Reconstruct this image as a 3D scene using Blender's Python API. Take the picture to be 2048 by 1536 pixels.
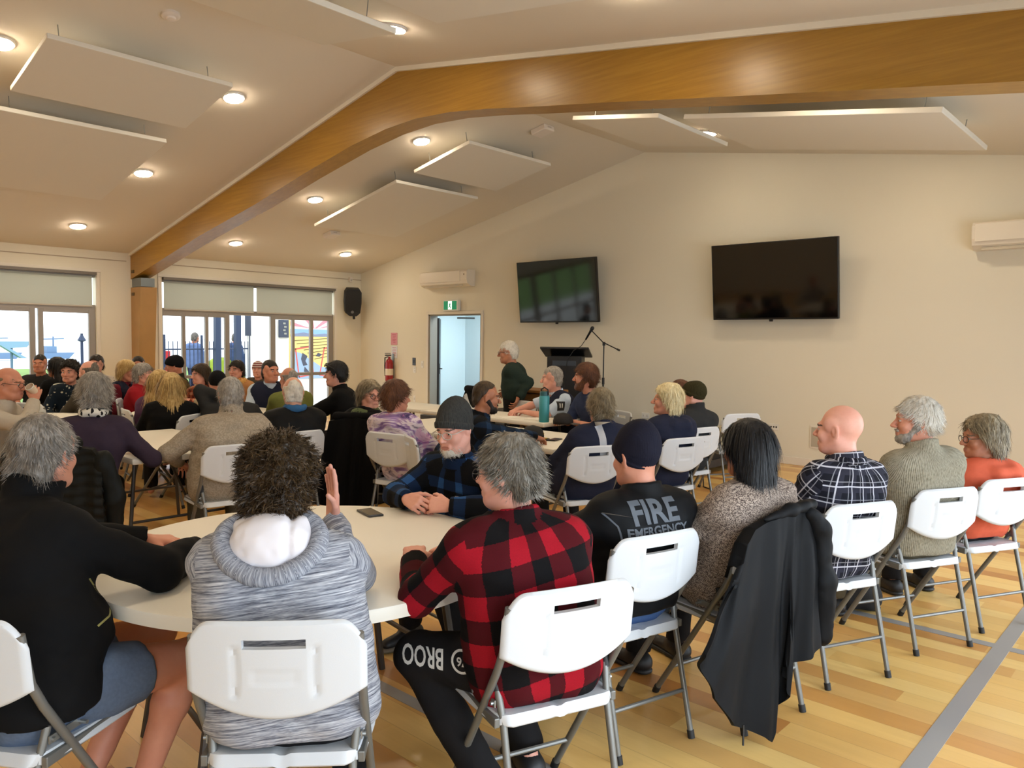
import bpy, math, random
import numpy as np
from mathutils import Vector, Matrix
for _o in list(bpy.data.objects): bpy.data.objects.remove(_o, do_unlink=True)
S = bpy.context.scene
COL = S.collection
PI = math.pi
# ------------------------------------------------------------------ camera
RX = [0.73572787, 0.04746631, -0.6756119]; RY = [0.67715395, -0.03251869, 0.73512248]; RZ = [0.01292354, -0.99834337, -0.05606691]
cam_d = bpy.data.cameras.new('camera'); cam_d.sensor_width = 36.0; cam_d.lens = 27.02; cam_d.clip_start = 0.05; cam_d.clip_end = 2000
cam = bpy.data.objects.new('camera', cam_d); COL.objects.link(cam)
cam.matrix_world = Matrix(((RX[0], -RX[1], -RX[2], 0), (RY[0], -RY[1], -RY[2], 0), (RZ[0], -RZ[1], -RZ[2], 1.56), (0, 0, 0, 1)))
S.camera = cam
# ------------------------------------------------------------------ sky, daylight, exposure
W = bpy.data.worlds.new('overcast_sky'); S.world = W; W.use_nodes = True
_n = W.node_tree.nodes; _bg = _n['Background']
_bg.inputs['Color'].default_value = (0.86, 0.93, 1.0, 1); _bg.inputs['Strength'].default_value = 3.0
S.view_settings.view_transform = 'Standard'; S.view_settings.look = 'None'; S.view_settings.gamma = 1.0
S.view_settings.use_curve_mapping = False; S.view_settings.exposure = 0.0
S.cycles.use_denoising = True
S.cycles.max_bounces = 7; S.cycles.diffuse_bounces = 4; S.cycles.glossy_bounces = 3; S.cycles.transmission_bounces = 4; S.cycles.transparent_max_bounces = 8
S.cycles.sample_clamp_indirect = 6.0; S.cycles.caustics_reflective = False; S.cycles.caustics_refractive = False
def area(name, loc, rot, sx, sy, power, col):
    d = bpy.data.lights.new(name, 'AREA'); d.shape = 'RECTANGLE'; d.size = sx; d.size_y = sy; d.energy = power; d.color = col; d.cycles.is_portal = power == 0
    o = bpy.data.objects.new(name, d); o.location = loc; o.rotation_euler = rot; COL.objects.link(o); return o
DAY = (0.74, 0.87, 1.0)
XW, XE, YN, YS = -13.36, 0.62, 9.8, -4.2         # window wall, glazed wall beside the photographer, screen wall, back wall
XR, ZR, SL = -6.4, 4.37, 0.208                    # ridge and roof slope
# daylight entering through the glazed doors of the wall beside the photographer and the window wall
area('daylight_side_doors', (XE+0.25, 2.6, 1.25), (0, PI/2, 0), 2.1, 9.0, 290, DAY)
area('daylight_window_wall', (XW-0.3, 7.4, 1.1), (0, -PI/2, 0), 1.8, 3.3, 0, DAY)
area('daylight_window_wall', (XW-0.3, 2.2, 1.1), (0, -PI/2, 0), 1.8, 4.6, 0, DAY)
# ------------------------------------------------------------------ node material helper
class N:
    def __init__(s, name):
        s.m = bpy.data.materials.new(name); s.m.use_nodes = True; s.t = s.m.node_tree; s.b = s.t.nodes['Principled BSDF']
    def n(s, typ, **kw):
        d = s.t.nodes.new(typ)
        for k, v in kw.items(): setattr(d, k, v)
        return d
    def put(s, sock, v):
        if isinstance(v, bpy.types.NodeSocket): s.t.links.new(v, sock)
        elif v is not None:
            if sock.type == 'RGBA' and len(v) == 3: v = (*v, 1)
            sock.default_value = v
    def math(s, op, a, b=None, c=None):
        d = s.n('ShaderNodeMath', operation=op)
        for i, v in enumerate((a, b, c)):
            if v is not None: s.put(d.inputs[i], v)
        return d.outputs[0]
    def uv(s): return s.n('ShaderNodeUVMap').outputs[0]
    def obj(s): return s.n('ShaderNodeTexCoord').outputs['Object']
    def xyz(s, v):
        d = s.n('ShaderNodeSeparateXYZ'); s.put(d.inputs[0], v); return d.outputs
    def comb(s, x, y, z=0.0):
        d = s.n('ShaderNodeCombineXYZ'); s.put(d.inputs[0], x); s.put(d.inputs[1], y); s.put(d.inputs[2], z); return d.outputs[0]
    def vmul(s, v, k):
        d = s.n('ShaderNodeVectorMath', operation='MULTIPLY'); s.put(d.inputs[0], v); d.inputs[1].default_value = k; return d.outputs[0]
    def noise(s, v, scale, detail=3.0, rough=0.55, dist=0.0):
        d = s.n('ShaderNodeTexNoise'); s.put(d.inputs['Vector'], v); d.inputs['Scale'].default_value = scale
        d.inputs['Detail'].default_value = detail; d.inputs['Roughness'].default_value = rough; d.inputs['Distortion'].default_value = dist; return d.outputs[0]
    def ramp(s, f, stops, interp='LINEAR'):
        d = s.n('ShaderNodeValToRGB'); d.color_ramp.interpolation = interp; e = d.color_ramp.elements
        e[0].position, e[1].position = stops[0][0], stops[-1][0]
        e[0].color, e[1].color = (*stops[0][1], 1), (*stops[-1][1], 1)
        for p, c in stops[1:-1]: q = e.new(p); q.color = (*c, 1)
        s.put(d.inputs[0], f); return d.outputs[0]
    def mix(s, f, a, b, blend='MIX'):
        d = s.n('ShaderNodeMix', data_type='RGBA', blend_type=blend); s.put(d.inputs[0], f); s.put(d.inputs[6], a); s.put(d.inputs[7], b); return d.outputs[2]
    def bump(s, h, strength=0.3, dist=0.01):
        d = s.n('ShaderNodeBump'); d.inputs['Strength'].default_value = strength; d.inputs['Distance'].default_value = dist; s.put(d.inputs['Height'], h); s.put(s.b.inputs['Normal'], d.outputs[0])
    def done(s, col=None, rough=0.6, metal=0.0, spec=0.5, **kw):
        if col is not None: s.put(s.b.inputs['Base Color'], col)
        s.put(s.b.inputs['Roughness'], rough); s.put(s.b.inputs['Metallic'], metal); s.put(s.b.inputs['Specular IOR Level'], spec)
        for k, v in kw.items(): s.put(s.b.inputs[k.replace('_', ' ')], v)
        return s.m
def lin(r, g, b): return tuple((c/255/12.92 if c/255 <= 0.04045 else ((c/255+0.055)/1.055)**2.4) for c in (r, g, b))
_mc = {}
def plain(name, rgb, rough=0.6, metal=0.0, spec=0.5, var=0.0, vscale=6.0, bump=0.0, bscale=60.0, **kw):
    if name in _mc: return _mc[name]
    q = N(name); c = lin(*rgb)
    if var:
        f = q.noise(q.obj(), vscale); c = q.mix(f, tuple(max(0, x*(1-var)) for x in c), tuple(min(1, x*(1+var)) for x in c))
    if bump: q.bump(q.noise(q.obj(), bscale), bump, 0.01)
    _mc[name] = q.done(c, rough, metal, spec, **kw); return _mc[name]
def emit(name, rgb, strength):
    if name in _mc: return _mc[name]
    q = N(name); _mc[name] = q.done(lin(*rgb), 0.5, Emission_Color=lin(*rgb), Emission_Strength=strength); return _mc[name]
# ------------------------------------------------------------------ mesh helpers
class MB:
    """collects verts, faces, per-face material index and per-corner uv"""
    def __init__(s): s.v = []; s.f = []; s.mi = []; s.n = 0; s.uv = []; s.hasuv = False
    def add(s, v, f, mi=0, uv=None):
        v = np.asarray(v, float).reshape(-1, 3)
        s.v.append(v)
        for q in f: s.f.append([i+s.n for i in q])
        s.mi += [mi]*len(f) if np.isscalar(mi) else list(mi)
        if uv is not None: s.hasuv = True; s.uv.append(np.asarray(uv, float).reshape(-1, 2))
        else: s.uv.append(np.zeros((sum(len(q) for q in f), 2)))
        s.n += len(v)
    def box(s, c, d, rz=0.0, mi=0, bev=0.0, M=None):
        x, y, z = d[0]/2, d[1]/2, d[2]/2
        if bev <= 0:
            v = [(-x, -y, -z), (x, -y, -z), (x, y, -z), (-x, y, -z), (-x, -y, z), (x, -y, z), (x, y, z), (-x, y, z)]
            f = [(0, 3, 2, 1), (4, 5, 6, 7), (0, 1, 5, 4), (1, 2, 6, 5), (2, 3, 7, 6), (3, 0, 4, 7)]
        else:
            b = min(bev, x*.95, y*.95, z*.95); v = []; f = []
            bm = bpy_box(x, y, z, b); v, f = bm
        R = Matrix.Rotation(rz, 3, 'Z') if M is None else M
        s.add([R @ Vector(p) + Vector(c) for p in v], f, mi)
    def tube(s, pts, r, seg=10, mi=0, cap=True, closed=False, flat=1.0):
        P = [Vector(p) for p in pts]; n = len(P); rs = [r]*n if np.isscalar(r) else list(r)
        V = []; F = []; u = None
        for i in range(n):
            a = P[(i-1) % n] if (closed or i > 0) else P[i]; b = P[(i+1) % n] if (closed or i < n-1) else P[i]
            t = (b-a).normalized()
            if u is None:
                u = t.cross(Vector((0, 0, 1)) if abs(t.z) < 0.9 else Vector((1, 0, 0))).normalized()
            u = (u - t*u.dot(t)).normalized(); w = t.cross(u)
            for k in range(seg):
                a_ = 2*PI*k/seg; V.append(P[i] + u*math.cos(a_)*rs[i] + w*math.sin(a_)*rs[i]*flat)
        for i in range(n if closed else n-1):
            for k in range(seg):
                F.append((i*seg+k, i*seg+(k+1) % seg, ((i+1) % n)*seg+(k+1) % seg, ((i+1) % n)*seg+k))
        if cap and not closed: F.append(tuple(range(seg))[::-1]); F.append(tuple((n-1)*seg+k for k in range(seg)))
        s.add(V, F, mi)
    def lathe(s, prof, seg=24, c=(0, 0, 0), mi=0, sx=1.0, sy=1.0, cap=True):
        V = []; F = []
        for r, z in prof:
            for k in range(seg): a = 2*PI*k/seg; V.append((c[0]+r*math.cos(a)*sx, c[1]+r*math.sin(a)*sy, c[2]+z))
        for i in range(len(prof)-1):
            for k in range(seg): F.append((i*seg+k, i*seg+(k+1) % seg, (i+1)*seg+(k+1) % seg, (i+1)*seg+k))
        if cap: F.append(tuple(range(seg))[::-1]); F.append(tuple((len(prof)-1)*seg+k for k in range(seg)))
        s.add(V, F, mi)
    def prism(s, poly, a, b, axis='z', mi=0):
        """poly in the two other axes, extruded from a to b"""
        n = len(poly); mk = {'z': lambda p, h: (p[0], p[1], h), 'y': lambda p, h: (p[0], h, p[1]), 'x': lambda p, h: (h, p[0], p[1])}[axis]
        V = [mk(p, a) for p in poly] + [mk(p, b) for p in poly]
        F = [tuple(range(n))[::-1], tuple(range(n, 2*n))] + [(i, (i+1) % n, n+(i+1) % n, n+i) for i in range(n)]
        s.add(V, F, mi)
    def build(s, name, mats, parent=None, smooth=False, loc=None, fix=False):
        me = bpy.data.meshes.new(name)
        v = np.concatenate(s.v) if s.v else np.zeros((0, 3))
        me.vertices.add(len(v)); me.vertices.foreach_set('co', v.astype(np.float32).ravel())
        ln = np.array([len(f) for f in s.f], np.int32); fl = np.fromiter((i for f in s.f for i in f), np.int32, int(ln.sum()))
        me.loops.add(len(fl)); me.loops.foreach_set('vertex_index', fl)
        me.polygons.add(len(ln)); st = np.zeros(len(ln), np.int32); st[1:] = np.cumsum(ln)[:-1]
        me.polygons.foreach_set('loop_start', st); me.polygons.foreach_set('material_index', np.array(s.mi, np.int32))
        me.update(calc_edges=True)
        if s.hasuv:
            me.uv_layers.new(name='UVMap').data.foreach_set('uv', np.concatenate(s.uv).astype(np.float32).ravel())
        if fix:
            import bmesh
            bm = bmesh.new(); bm.from_mesh(me); bmesh.ops.recalc_face_normals(bm, faces=bm.faces); bm.to_mesh(me); bm.free()
        me.polygons.foreach_set('use_smooth', np.full(len(ln), bool(smooth)))
        if smooth not in (False, True): me.set_sharp_from_angle(angle=math.radians(smooth))
        for m in (mats if isinstance(mats, (list, tuple)) else [mats]): me.materials.append(m)
        o = bpy.data.objects.new(name, me); COL.objects.link(o)
        if parent is not None: o.parent = parent
        if loc is not None: o.location = loc
        return o
def bpy_box(x, y, z, b):
    import bmesh
    bm = bmesh.new(); bmesh.ops.create_cube(bm, size=2.0); bmesh.ops.scale(bm, vec=(x, y, z), verts=bm.verts)
    bmesh.ops.bevel(bm, geom=list(bm.edges), offset=b, segments=2, profile=0.5, affect='EDGES')
    bm.verts.ensure_lookup_table(); v = [tuple(q.co) for q in bm.verts]; f = [[q.index for q in p.verts] for p in bm.faces]; bm.free(); return v, f
def tag(o, label, cat, group=None):
    o['label'] = label; o['category'] = cat
    if group: o['group'] = group
    return o
def thing(name, label, cat, loc=(0, 0, 0), rz=0.0, group=None):
    o = bpy.data.objects.new(name, None); COL.objects.link(o); o.empty_display_size = 0.1
    o.location = loc; o.rotation_euler = (0, 0, rz); return tag(o, label, cat, group)
def struct(o): o['kind'] = 'structure'; return o
def dup(root, loc=None, rz=None, label=None, cat=None, group=None):
    r = root.copy(); COL.objects.link(r)
    if loc is not None: r.location = loc
    if rz is not None: r.rotation_euler = (0, 0, rz)
    if label: r['label'] = label
    if group: r['group'] = group
    for ch in list(root.children):
        c = ch.copy(); COL.objects.link(c); c.parent = r
        for g in list(ch.children):
            d = g.copy(); COL.objects.link(d); d.parent = c
    return r
# ------------------------------------------------------------------ implicit surfaces for bodies, clothes and hair
_rng = np.random.RandomState(7); _lat = _rng.rand(32, 32, 32)
def vnoise(p):
    q = np.floor(p).astype(int); f = p-q; f = f*f*(3-2*f); q &= 31; r = (q+1) & 31
    x0, y0, z0, x1, y1, z1 = q[..., 0], q[..., 1], q[..., 2], r[..., 0], r[..., 1], r[..., 2]
    fx, fy, fz = f[..., 0], f[..., 1], f[..., 2]; L = _lat
    a = L[x0, y0, z0]*(1-fx)+L[x1, y0, z0]*fx; b = L[x0, y1, z0]*(1-fx)+L[x1, y1, z0]*fx
    c = L[x0, y0, z1]*(1-fx)+L[x1, y0, z1]*fx; d = L[x0, y1, z1]*(1-fx)+L[x1, y1, z1]*fx
    return ((a*(1-fy)+b*fy)*(1-fz)+(c*(1-fy)+d*fy)*fz)*2-1
A3 = lambda *p: np.array(p[0] if len(p) == 1 else p, float)
class Pr:
    """one primitive: round cone 'rc' or ellipsoid 'el'; op: add / sub; clip: list of (normal, offset) half spaces kept where n.p < d"""
    def __init__(s, kind, a, b, ra, rb=None, k=0.02, op='add', clip=(), uv=None, rot=None, mi=0):
        s.kind, s.k, s.op, s.clip, s.uv, s.mi = kind, k, op, clip, uv, mi
        s.a = A3(a); s.b = A3(b) if b is not None else None
        s.ra = A3(ra) if kind == 'el' else float(ra); s.rb = float(ra if rb is None else rb) if kind == 'rc' else None; s.rot = rot
    def lim(s):
        if s.kind == 'rc':
            r = max(s.ra, s.rb); return np.minimum(s.a, s.b)-r, np.maximum(s.a, s.b)+r
        r = s.ra if s.rot is None else np.full(3, s.ra.max()); return s.a-r, s.a+r
    def d(s, p):
        if s.kind == 'rc':
            v = s.b-s.a; L2 = max(1e-9, v@v); t = np.clip(((p-s.a)@v)/L2, 0, 1)
            o = np.linalg.norm(p-s.a-t[..., None]*v, axis=-1)-(s.ra+(s.rb-s.ra)*t)
        else:
            q = p-s.a
            if s.rot is not None: q = q@s.rot
            k0 = np.linalg.norm(q/s.ra, axis=-1); k1 = np.linalg.norm(q/(s.ra**2), axis=-1)+1e-9; o = k0*(k0-1)/k1
        for n, dd in s.clip: o = np.maximum(o, p@A3(n)-dd)
        return o
def rc(a, b, ra, rb=None, k=0.02, **kw): return Pr('rc', a, b, ra, rb, k, **kw)
def el(c, r, k=0.02, **kw): return Pr('el', c, None, r, None, k, **kw)
_E = [(0, 1), (2, 3), (4, 5), (6, 7), (0, 2), (1, 3), (4, 6), (5, 7), (0, 4), (1, 5), (2, 6), (3, 7)]
_CO = np.array([(i & 1, (i >> 1) & 1, (i >> 2) & 1) for i in range(8)], float)
def surf(prims, h, post=None, smooth=1):
    """naive surface nets of the blended primitives -> verts, quads"""
    adds = [p for p in prims if p.op == 'add']
    lo = np.min([p.lim()[0] for p in adds], 0)-3*h-0.02; hi = np.max([p.lim()[1] for p in adds], 0)+3*h+0.02
    n = np.ceil((hi-lo)/h).astype(int)+1
    ax = [lo[i]+h*np.arange(n[i]) for i in range(3)]
    f = np.full(n, 0.2, np.float64)
    for p in prims:
        a, b = p.lim(); m = p.k+2.5*h
        i0 = np.clip(np.floor((a-m-lo)/h).astype(int), 0, n-1); i1 = np.clip(np.ceil((b+m-lo)/h).astype(int)+1, 1, n)
        g = np.stack(np.meshgrid(*[ax[i][i0[i]:i1[i]] for i in range(3)], indexing='ij'), -1)
        d = p.d(g); sl = tuple(slice(i0[i], i1[i]) for i in range(3)); c = f[sl]; k = max(p.k, 1e-5)
        if p.op == 'add':
            q = np.maximum(k-np.abs(c-d), 0)/k; f[sl] = np.minimum(c, d)-q*q*k*0.25
        else:
            q = np.maximum(k-np.abs(c+d), 0)/k; f[sl] = np.maximum(c, -d)+q*q*k*0.25
    if post is not None:
        m = np.abs(f) < 0.06
        I = np.argwhere(m); pts = lo+h*I; f[m] = post(pts, f[m])
    ins = f < 0
    ins[0], ins[-1], ins[:, 0], ins[:, -1], ins[:, :, 0], ins[:, :, -1] = (False,)*6
    f = np.where(ins, np.minimum(f, -1e-6), np.maximum(f, 1e-6))
    s = sum(ins[x:n[0]-1+x, y:n[1]-1+y, z:n[2]-1+z].astype(np.int8) for x in (0, 1) for y in (0, 1) for z in (0, 1))
    mk = (s > 0) & (s < 8); C = np.argwhere(mk); idx = np.full(mk.shape, -1, int); idx[mk] = np.arange(len(C))
    vals = np.stack([f[C[:, 0]+int(o[0]), C[:, 1]+int(o[1]), C[:, 2]+int(o[2])] for o in _CO], 1)
    acc = np.zeros((len(C), 3)); cnt = np.zeros(len(C))
    for a, b in _E:
        va, vb = vals[:, a], vals[:, b]; m = (va < 0) != (vb < 0)
        t = (va/(va-vb+1e-30))[m, None]; acc[m] += _CO[a]+t*(_CO[b]-_CO[a]); cnt[m] += 1
    V = lo+h*(C+acc/cnt[:, None]); Q = []
    for axn in range(3):
        u, w = [(1, 2), (2, 0), (0, 1)][axn]
        sa = [slice(None)]*3; sb = [slice(None)]*3; sa[axn] = slice(0, -1); sb[axn] = slice(1, None)
        A, B = ins[tuple(sa)], ins[tuple(sb)]; P = np.argwhere(A != B)
        P = P[(P[:, u] > 0) & (P[:, w] > 0) & (P[:, u] < n[u]-1) & (P[:, w] < n[w]-1)]
        fl = A[P[:, 0], P[:, 1], P[:, 2]]; eu = np.eye(3, dtype=int)[u]; ew = np.eye(3, dtype=int)[w]
        g = lambda q: idx[q[:, 0], q[:, 1], q[:, 2]]
        qd = np.stack([g(P-eu-ew), g(P-ew), g(P), g(P-eu)], 1); qd[~fl] = qd[~fl][:, ::-1]; Q.append(qd)
    Q = np.concatenate(Q); Q = Q[(Q >= 0).all(1)]
    for _ in range(smooth):
        s0 = np.zeros_like(V); c0 = np.zeros(len(V))
        for a in range(4):
            i, j = Q[:, a], Q[:, (a+1) % 4]
            for d in range(3): s0[:, d] += np.bincount(i, V[j, d], len(V))+np.bincount(j, V[i, d], len(V))
            c0 += np.bincount(i, minlength=len(V))+np.bincount(j, minlength=len(V))
        V = 0.5*V+0.5*s0/np.maximum(c0, 1)[:, None]
    return V, Q
def clothuv(V, Q, prims):
    """per-corner coordinates in metres: around and along the nearest limb, so that woven patterns follow it"""
    P = [p for p in prims if p.op == 'add']; c = V[Q].mean(1)
    near = np.argmin(np.stack([p.d(c) for p in P], 1), 1); UV = np.zeros((len(Q), 4, 2))
    for i, p in enumerate(P):
        m = near == i
        if not m.any(): continue
        X = V[Q[m]]
        if p.uv is not None or p.kind == 'el':
            o, ax, fr, r = p.uv if p.uv is not None else (p.a, A3(0, 0, 1), A3(0, 1, 0), p.ra.mean())
        else:
            ax = p.b-p.a; ax = ax/np.linalg.norm(ax); fr = A3(0, 0, 1) if abs(ax[2]) < 0.8 else A3(0, 1, 0); o = p.a; r = (p.ra+p.rb)/2
        fr = fr-ax*(fr@ax); fr = fr/np.linalg.norm(fr); si = np.cross(ax, fr); q = X-o
        an = np.arctan2(q@si, -(q@fr)); an = an+2*PI*np.round((an[:, :1]-an)/(2*PI))
        UV[m, :, 0] = an*r; UV[m, :, 1] = q@ax
    return UV
def fnormals(V, Q):
    n = np.cross(V[Q[:, 2]]-V[Q[:, 0]], V[Q[:, 3]]-V[Q[:, 1]]); return n/(np.linalg.norm(n, axis=1, keepdims=True)+1e-12)
def strands(mb, V, Q, n, length, width, flow, curl=0.3, seg=4, lift=0.15, seed=1, mi=0, keep=None):
    """hair locks: thin tapering ribbons that follow the flow over the hair surface; uv.x is a random tone per lock"""
    rg = np.random.RandomState(seed); c = V[Q].mean(1); nr = fnormals(V, Q)
    if keep is not None: k = keep(c); c, nr = c[k], nr[k]
    if len(c) == 0: return
    i = rg.randint(0, len(c), n); p = c[i]+rg.randn(n, 3)*0.003; nn = nr[i]; L = length*(0.6+0.8*rg.rand(n, 1)); pts = [p-nn*0.004]
    ph = rg.rand(n, 3)*30
    for s in range(seg):
        fl = flow(p); fl = fl/(np.linalg.norm(fl, axis=1, keepdims=True)+1e-9); fl = fl-nn*(fl*nn).sum(1, keepdims=True)*0.85*(1-0.6*s/seg); fl[:, 2] -= 0.35*s/seg
        fl /= np.linalg.norm(fl, axis=1, keepdims=True)+1e-9
        wob = np.stack([vnoise(p*45+ph[:, [a]]) for a in range(3)], 1)
        d = fl+wob*curl*2+nn*lift*(1-s/seg*1.6)+rg.randn(n, 3)*curl*0.15; d /= np.linalg.norm(d, axis=1, keepdims=True)+1e-9
        p = p+d*L/seg; pts.append(p)
    side = np.cross(pts[-1]-pts[0], nn); side /= np.linalg.norm(side, axis=1, keepdims=True)+1e-9
    W_ = width*(0.6+0.8*rg.rand(n, 1)); VV = []
    for s in range(seg+1):
        w = W_*(1-(s/seg)**2*0.85); VV += [pts[s]-side*w/2, pts[s]+side*w/2]
    VV = np.stack(VV, 1).reshape(-1, 3); m = 2*(seg+1); b = (np.arange(n)*m)[:, None]
    F = np.concatenate([np.concatenate([b+2*s, b+2*s+1, b+2*s+3, b+2*s+2], 1) for s in range(seg)])
    r = np.tile(rg.rand(n), seg); U = np.stack([np.repeat(r[:, None], 4, 1), np.tile(np.array([0, 0, 1, 1.0]), (len(F), 1))], -1)
    mb.add(VV, F.tolist(), mi, U)
# ================================================================== ROOM
SLR = 0.16
def zc(x): return ZR+SL*(x-XR) if x < XR else ZR-SLR*(x-XR)
def mat_floor():
    q = N('timber_floor'); x, y, z = q.xyz(q.obj())[:3]
    row = q.math('FLOOR', q.math('DIVIDE', y, 0.128)); w = q.n('ShaderNodeTexWhiteNoise', noise_dimensions='1D'); q.put(w.inputs['W'], row)
    col = q.math('FLOOR', q.math('DIVIDE', q.math('ADD', x, q.math('MULTIPLY', w.outputs[0], 5.0)), 1.9))
    w2 = q.n('ShaderNodeTexWhiteNoise', noise_dimensions='2D'); q.put(w2.inputs['Vector'], q.comb(row, col))
    base = q.ramp(w2.outputs[0], [(0, lin(178, 118, 60)), (0.13, lin(208, 154, 84)), (0.4, lin(230, 188, 112)), (0.8, lin(240, 206, 132)), (1, lin(206, 150, 82))])
    v = q.comb(q.math('ADD', q.math('MULTIPLY', x, 1.6), q.math('MULTIPLY', w2.outputs[0], 50)), q.math('MULTIPLY', y, 26))
    g = q.noise(v, 1.0, 4, 0.6, 0.6); c = q.mix(q.math('MULTIPLY', g, 0.55), base, q.mix(0.5, base, lin(160, 104, 46)))
    kn = q.noise(q.comb(q.math('MULTIPLY', x, 3.0), q.math('MULTIPLY', y, 11)), 1.0, 2, 0.5)
    c = q.mix(q.math('MULTIPLY', q.math('GREATER_THAN', kn, 0.74), 0.45), c, lin(120, 66, 30))
    fy = q.math('ABSOLUTE', q.math('SUBTRACT', q.math('FRACT', q.math('DIVIDE', y, 0.128)), 0.5))
    c = q.mix(q.math('MULTIPLY', q.math('GREATER_THAN', fy, 0.49), 0.35), c, lin(110, 64, 30))
    q.bump(g, 0.04, 0.004); return q.done(c, 0.3, 0, 0.45)
def mat_glulam():
    q = N('glulam_timber'); x, y, z = q.xyz(q.obj())[:3]
    g = q.noise(q.comb(q.math('MULTIPLY', x, 2.0), q.math('MULTIPLY', y, 20), q.math('MULTIPLY', z, 45)), 1.0, 4, 0.6)
    c = q.ramp(g, [(0.25, lin(146, 106, 36)), (0.55, lin(164, 122, 44)), (0.8, lin(174, 134, 54))])
    la = q.noise(q.comb(q.math('MULTIPLY', x, 0.7), 0.0, q.math('MULTIPLY', z, 9)), 1.0, 1)
    c = q.mix(q.math('MULTIPLY', la, 0.35), c, lin(136, 94, 30)); q.bump(g, 0.05, 0.003); return q.done(c, 0.34, 0, 0.5)
M_FLOOR = mat_floor(); M_GLU = mat_glulam()
M_WALL = plain('wall_paint', (226, 219, 201), 0.75, spec=0.25, bump=0.03, bscale=220)
M_CEIL = plain('ceiling_paint', (222, 214, 200), 0.85, spec=0.2)
M_TRIM = plain('trim_paint', (226, 218, 204), 0.5)
M_ALU = plain('window_aluminium', (150, 143, 136), 0.45, 0.3)
M_STEEL = plain('galvanised_steel', (150, 152, 150), 0.4, 0.7, var=0.1)
M_BLACK = plain('black_plastic', (16, 16, 17), 0.5)
M_WHITE = plain('white_plastic', (232, 230, 224), 0.42)
def glass():
    q = N('window_glass'); q.done((1, 1, 1), 0.0, 0, 0.5, Transmission_Weight=1.0, IOR=1.0); q.b.inputs['Alpha'].default_value = 0.12; return q.m
M_GLASS = glass()
def wall_with_holes(name, axis, at, th, u0, u1, prof, holes):
    """wall slab across u (x or y) at plane 'at' .. at+th, top by prof(u), rectangular holes (ua, ub, za, zb)"""
    us = sorted({u0, u1, *([XR] if axis == 'y' else []), *[h[0] for h in holes], *[h[1] for h in holes]}); mb = MB()
    for a, b in zip(us[:-1], us[1:]):
        segs = [(None, None)]; hs = [h for h in holes if h[0] <= a+1e-6 and h[1] >= b-1e-6]
        zz = [0.0]
        for h in sorted(hs, key=lambda h: h[2]): zz += [h[2], h[3]]
        zz.append(None)
        for i in range(0, len(zz), 2):
            lo, hi = zz[i], zz[i+1]
            if hi is not None and hi-lo < 1e-6: continue
            p = [(a, lo), (b, lo), (b, prof(b) if hi is None else hi), (a, prof(a) if hi is None else hi)]
            mb.prism(p, at, at+th, axis)
    return struct(mb.build(name, M_WALL, fix=True))
mb = MB(); mb.box(((XW+XE)/2, (YS+YN)/2, -0.06), (XE-XW+0.6, YN-YS+0.6, 0.12)); struct(mb.build('floor', M_FLOOR))
mb = MB()
mb.prism([(XW-0.3, zc(XW-0.3)), (XR, ZR), (XE+0.3, zc(XE+0.3)), (XE+0.3, zc(XE+0.3)+0.15), (XR, ZR+0.15), (XW-0.3, zc(XW-0.3)+0.15)], YS-0.3, YN+0.3, 'y'); struct(mb.build('ceiling', M_CEIL, fix=True))
DX0, DX1, DZ = -11.19, -9.77, 2.04
WIN = [(1.15, 4.61), (5.66, 9.14)]; WZ = 2.57
SD = [(-3.6, -0.6), (0.2, 3.6), (4.4, 8.8)]
wall_with_holes('wall_back', 'y', YN, 0.16, XW-0.16, XE+0.16, zc, [(DX0, DX1, 0.0, DZ)])
wall_with_holes('wall_front', 'y', YS-0.16, 0.16, XW-0.16, XE+0.16, zc, [])
wall_with_holes('wall_left', 'x', XW-0.16, 0.16, YS-0.16, YN+0.16, lambda u: zc(XW), [(a, b, 0.0, WZ) for a, b in WIN])
wall_with_holes('wall_right', 'x', XE, 0.16, YS-0.16, YN+0.16, lambda u: zc(XE), [(a, b, 0.1, 2.35) for a, b in SD])
for i, (nm, c, d) in enumerate([('baseboard_back', ((DX1+0.06+XE)/2, YN-0.009, 0.05), (XE-DX1-0.06, 0.018, 0.10)), ('baseboard_back', ((XW+DX0-0.06)/2, YN-0.009, 0.05), (DX0-0.06-XW, 0.018, 0.10)),
    ('baseboard_left', (XW+0.009, (WIN[0][1]+0.06+5.05)/2, 0.05), (0.018, 5.05-WIN[0][1]-0.06, 0.10)), ('baseboard_left', (XW+0.009, (9.2+YN)/2, 0.05), (0.018, YN-9.2, 0.10))]):
    mb = MB(); mb.box(c, d, bev=0.004); struct(mb.build(nm, M_TRIM))
# thin shadow-line board at the top of the window wall
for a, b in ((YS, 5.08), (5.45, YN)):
    mb = MB(); mb.box((XW+0.006, (a+b)/2, 2.79), (0.012, b-a, 0.012)); struct(mb.build('trim_1', plain('shadow_line', (168, 152, 130), 0.7)))
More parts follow.
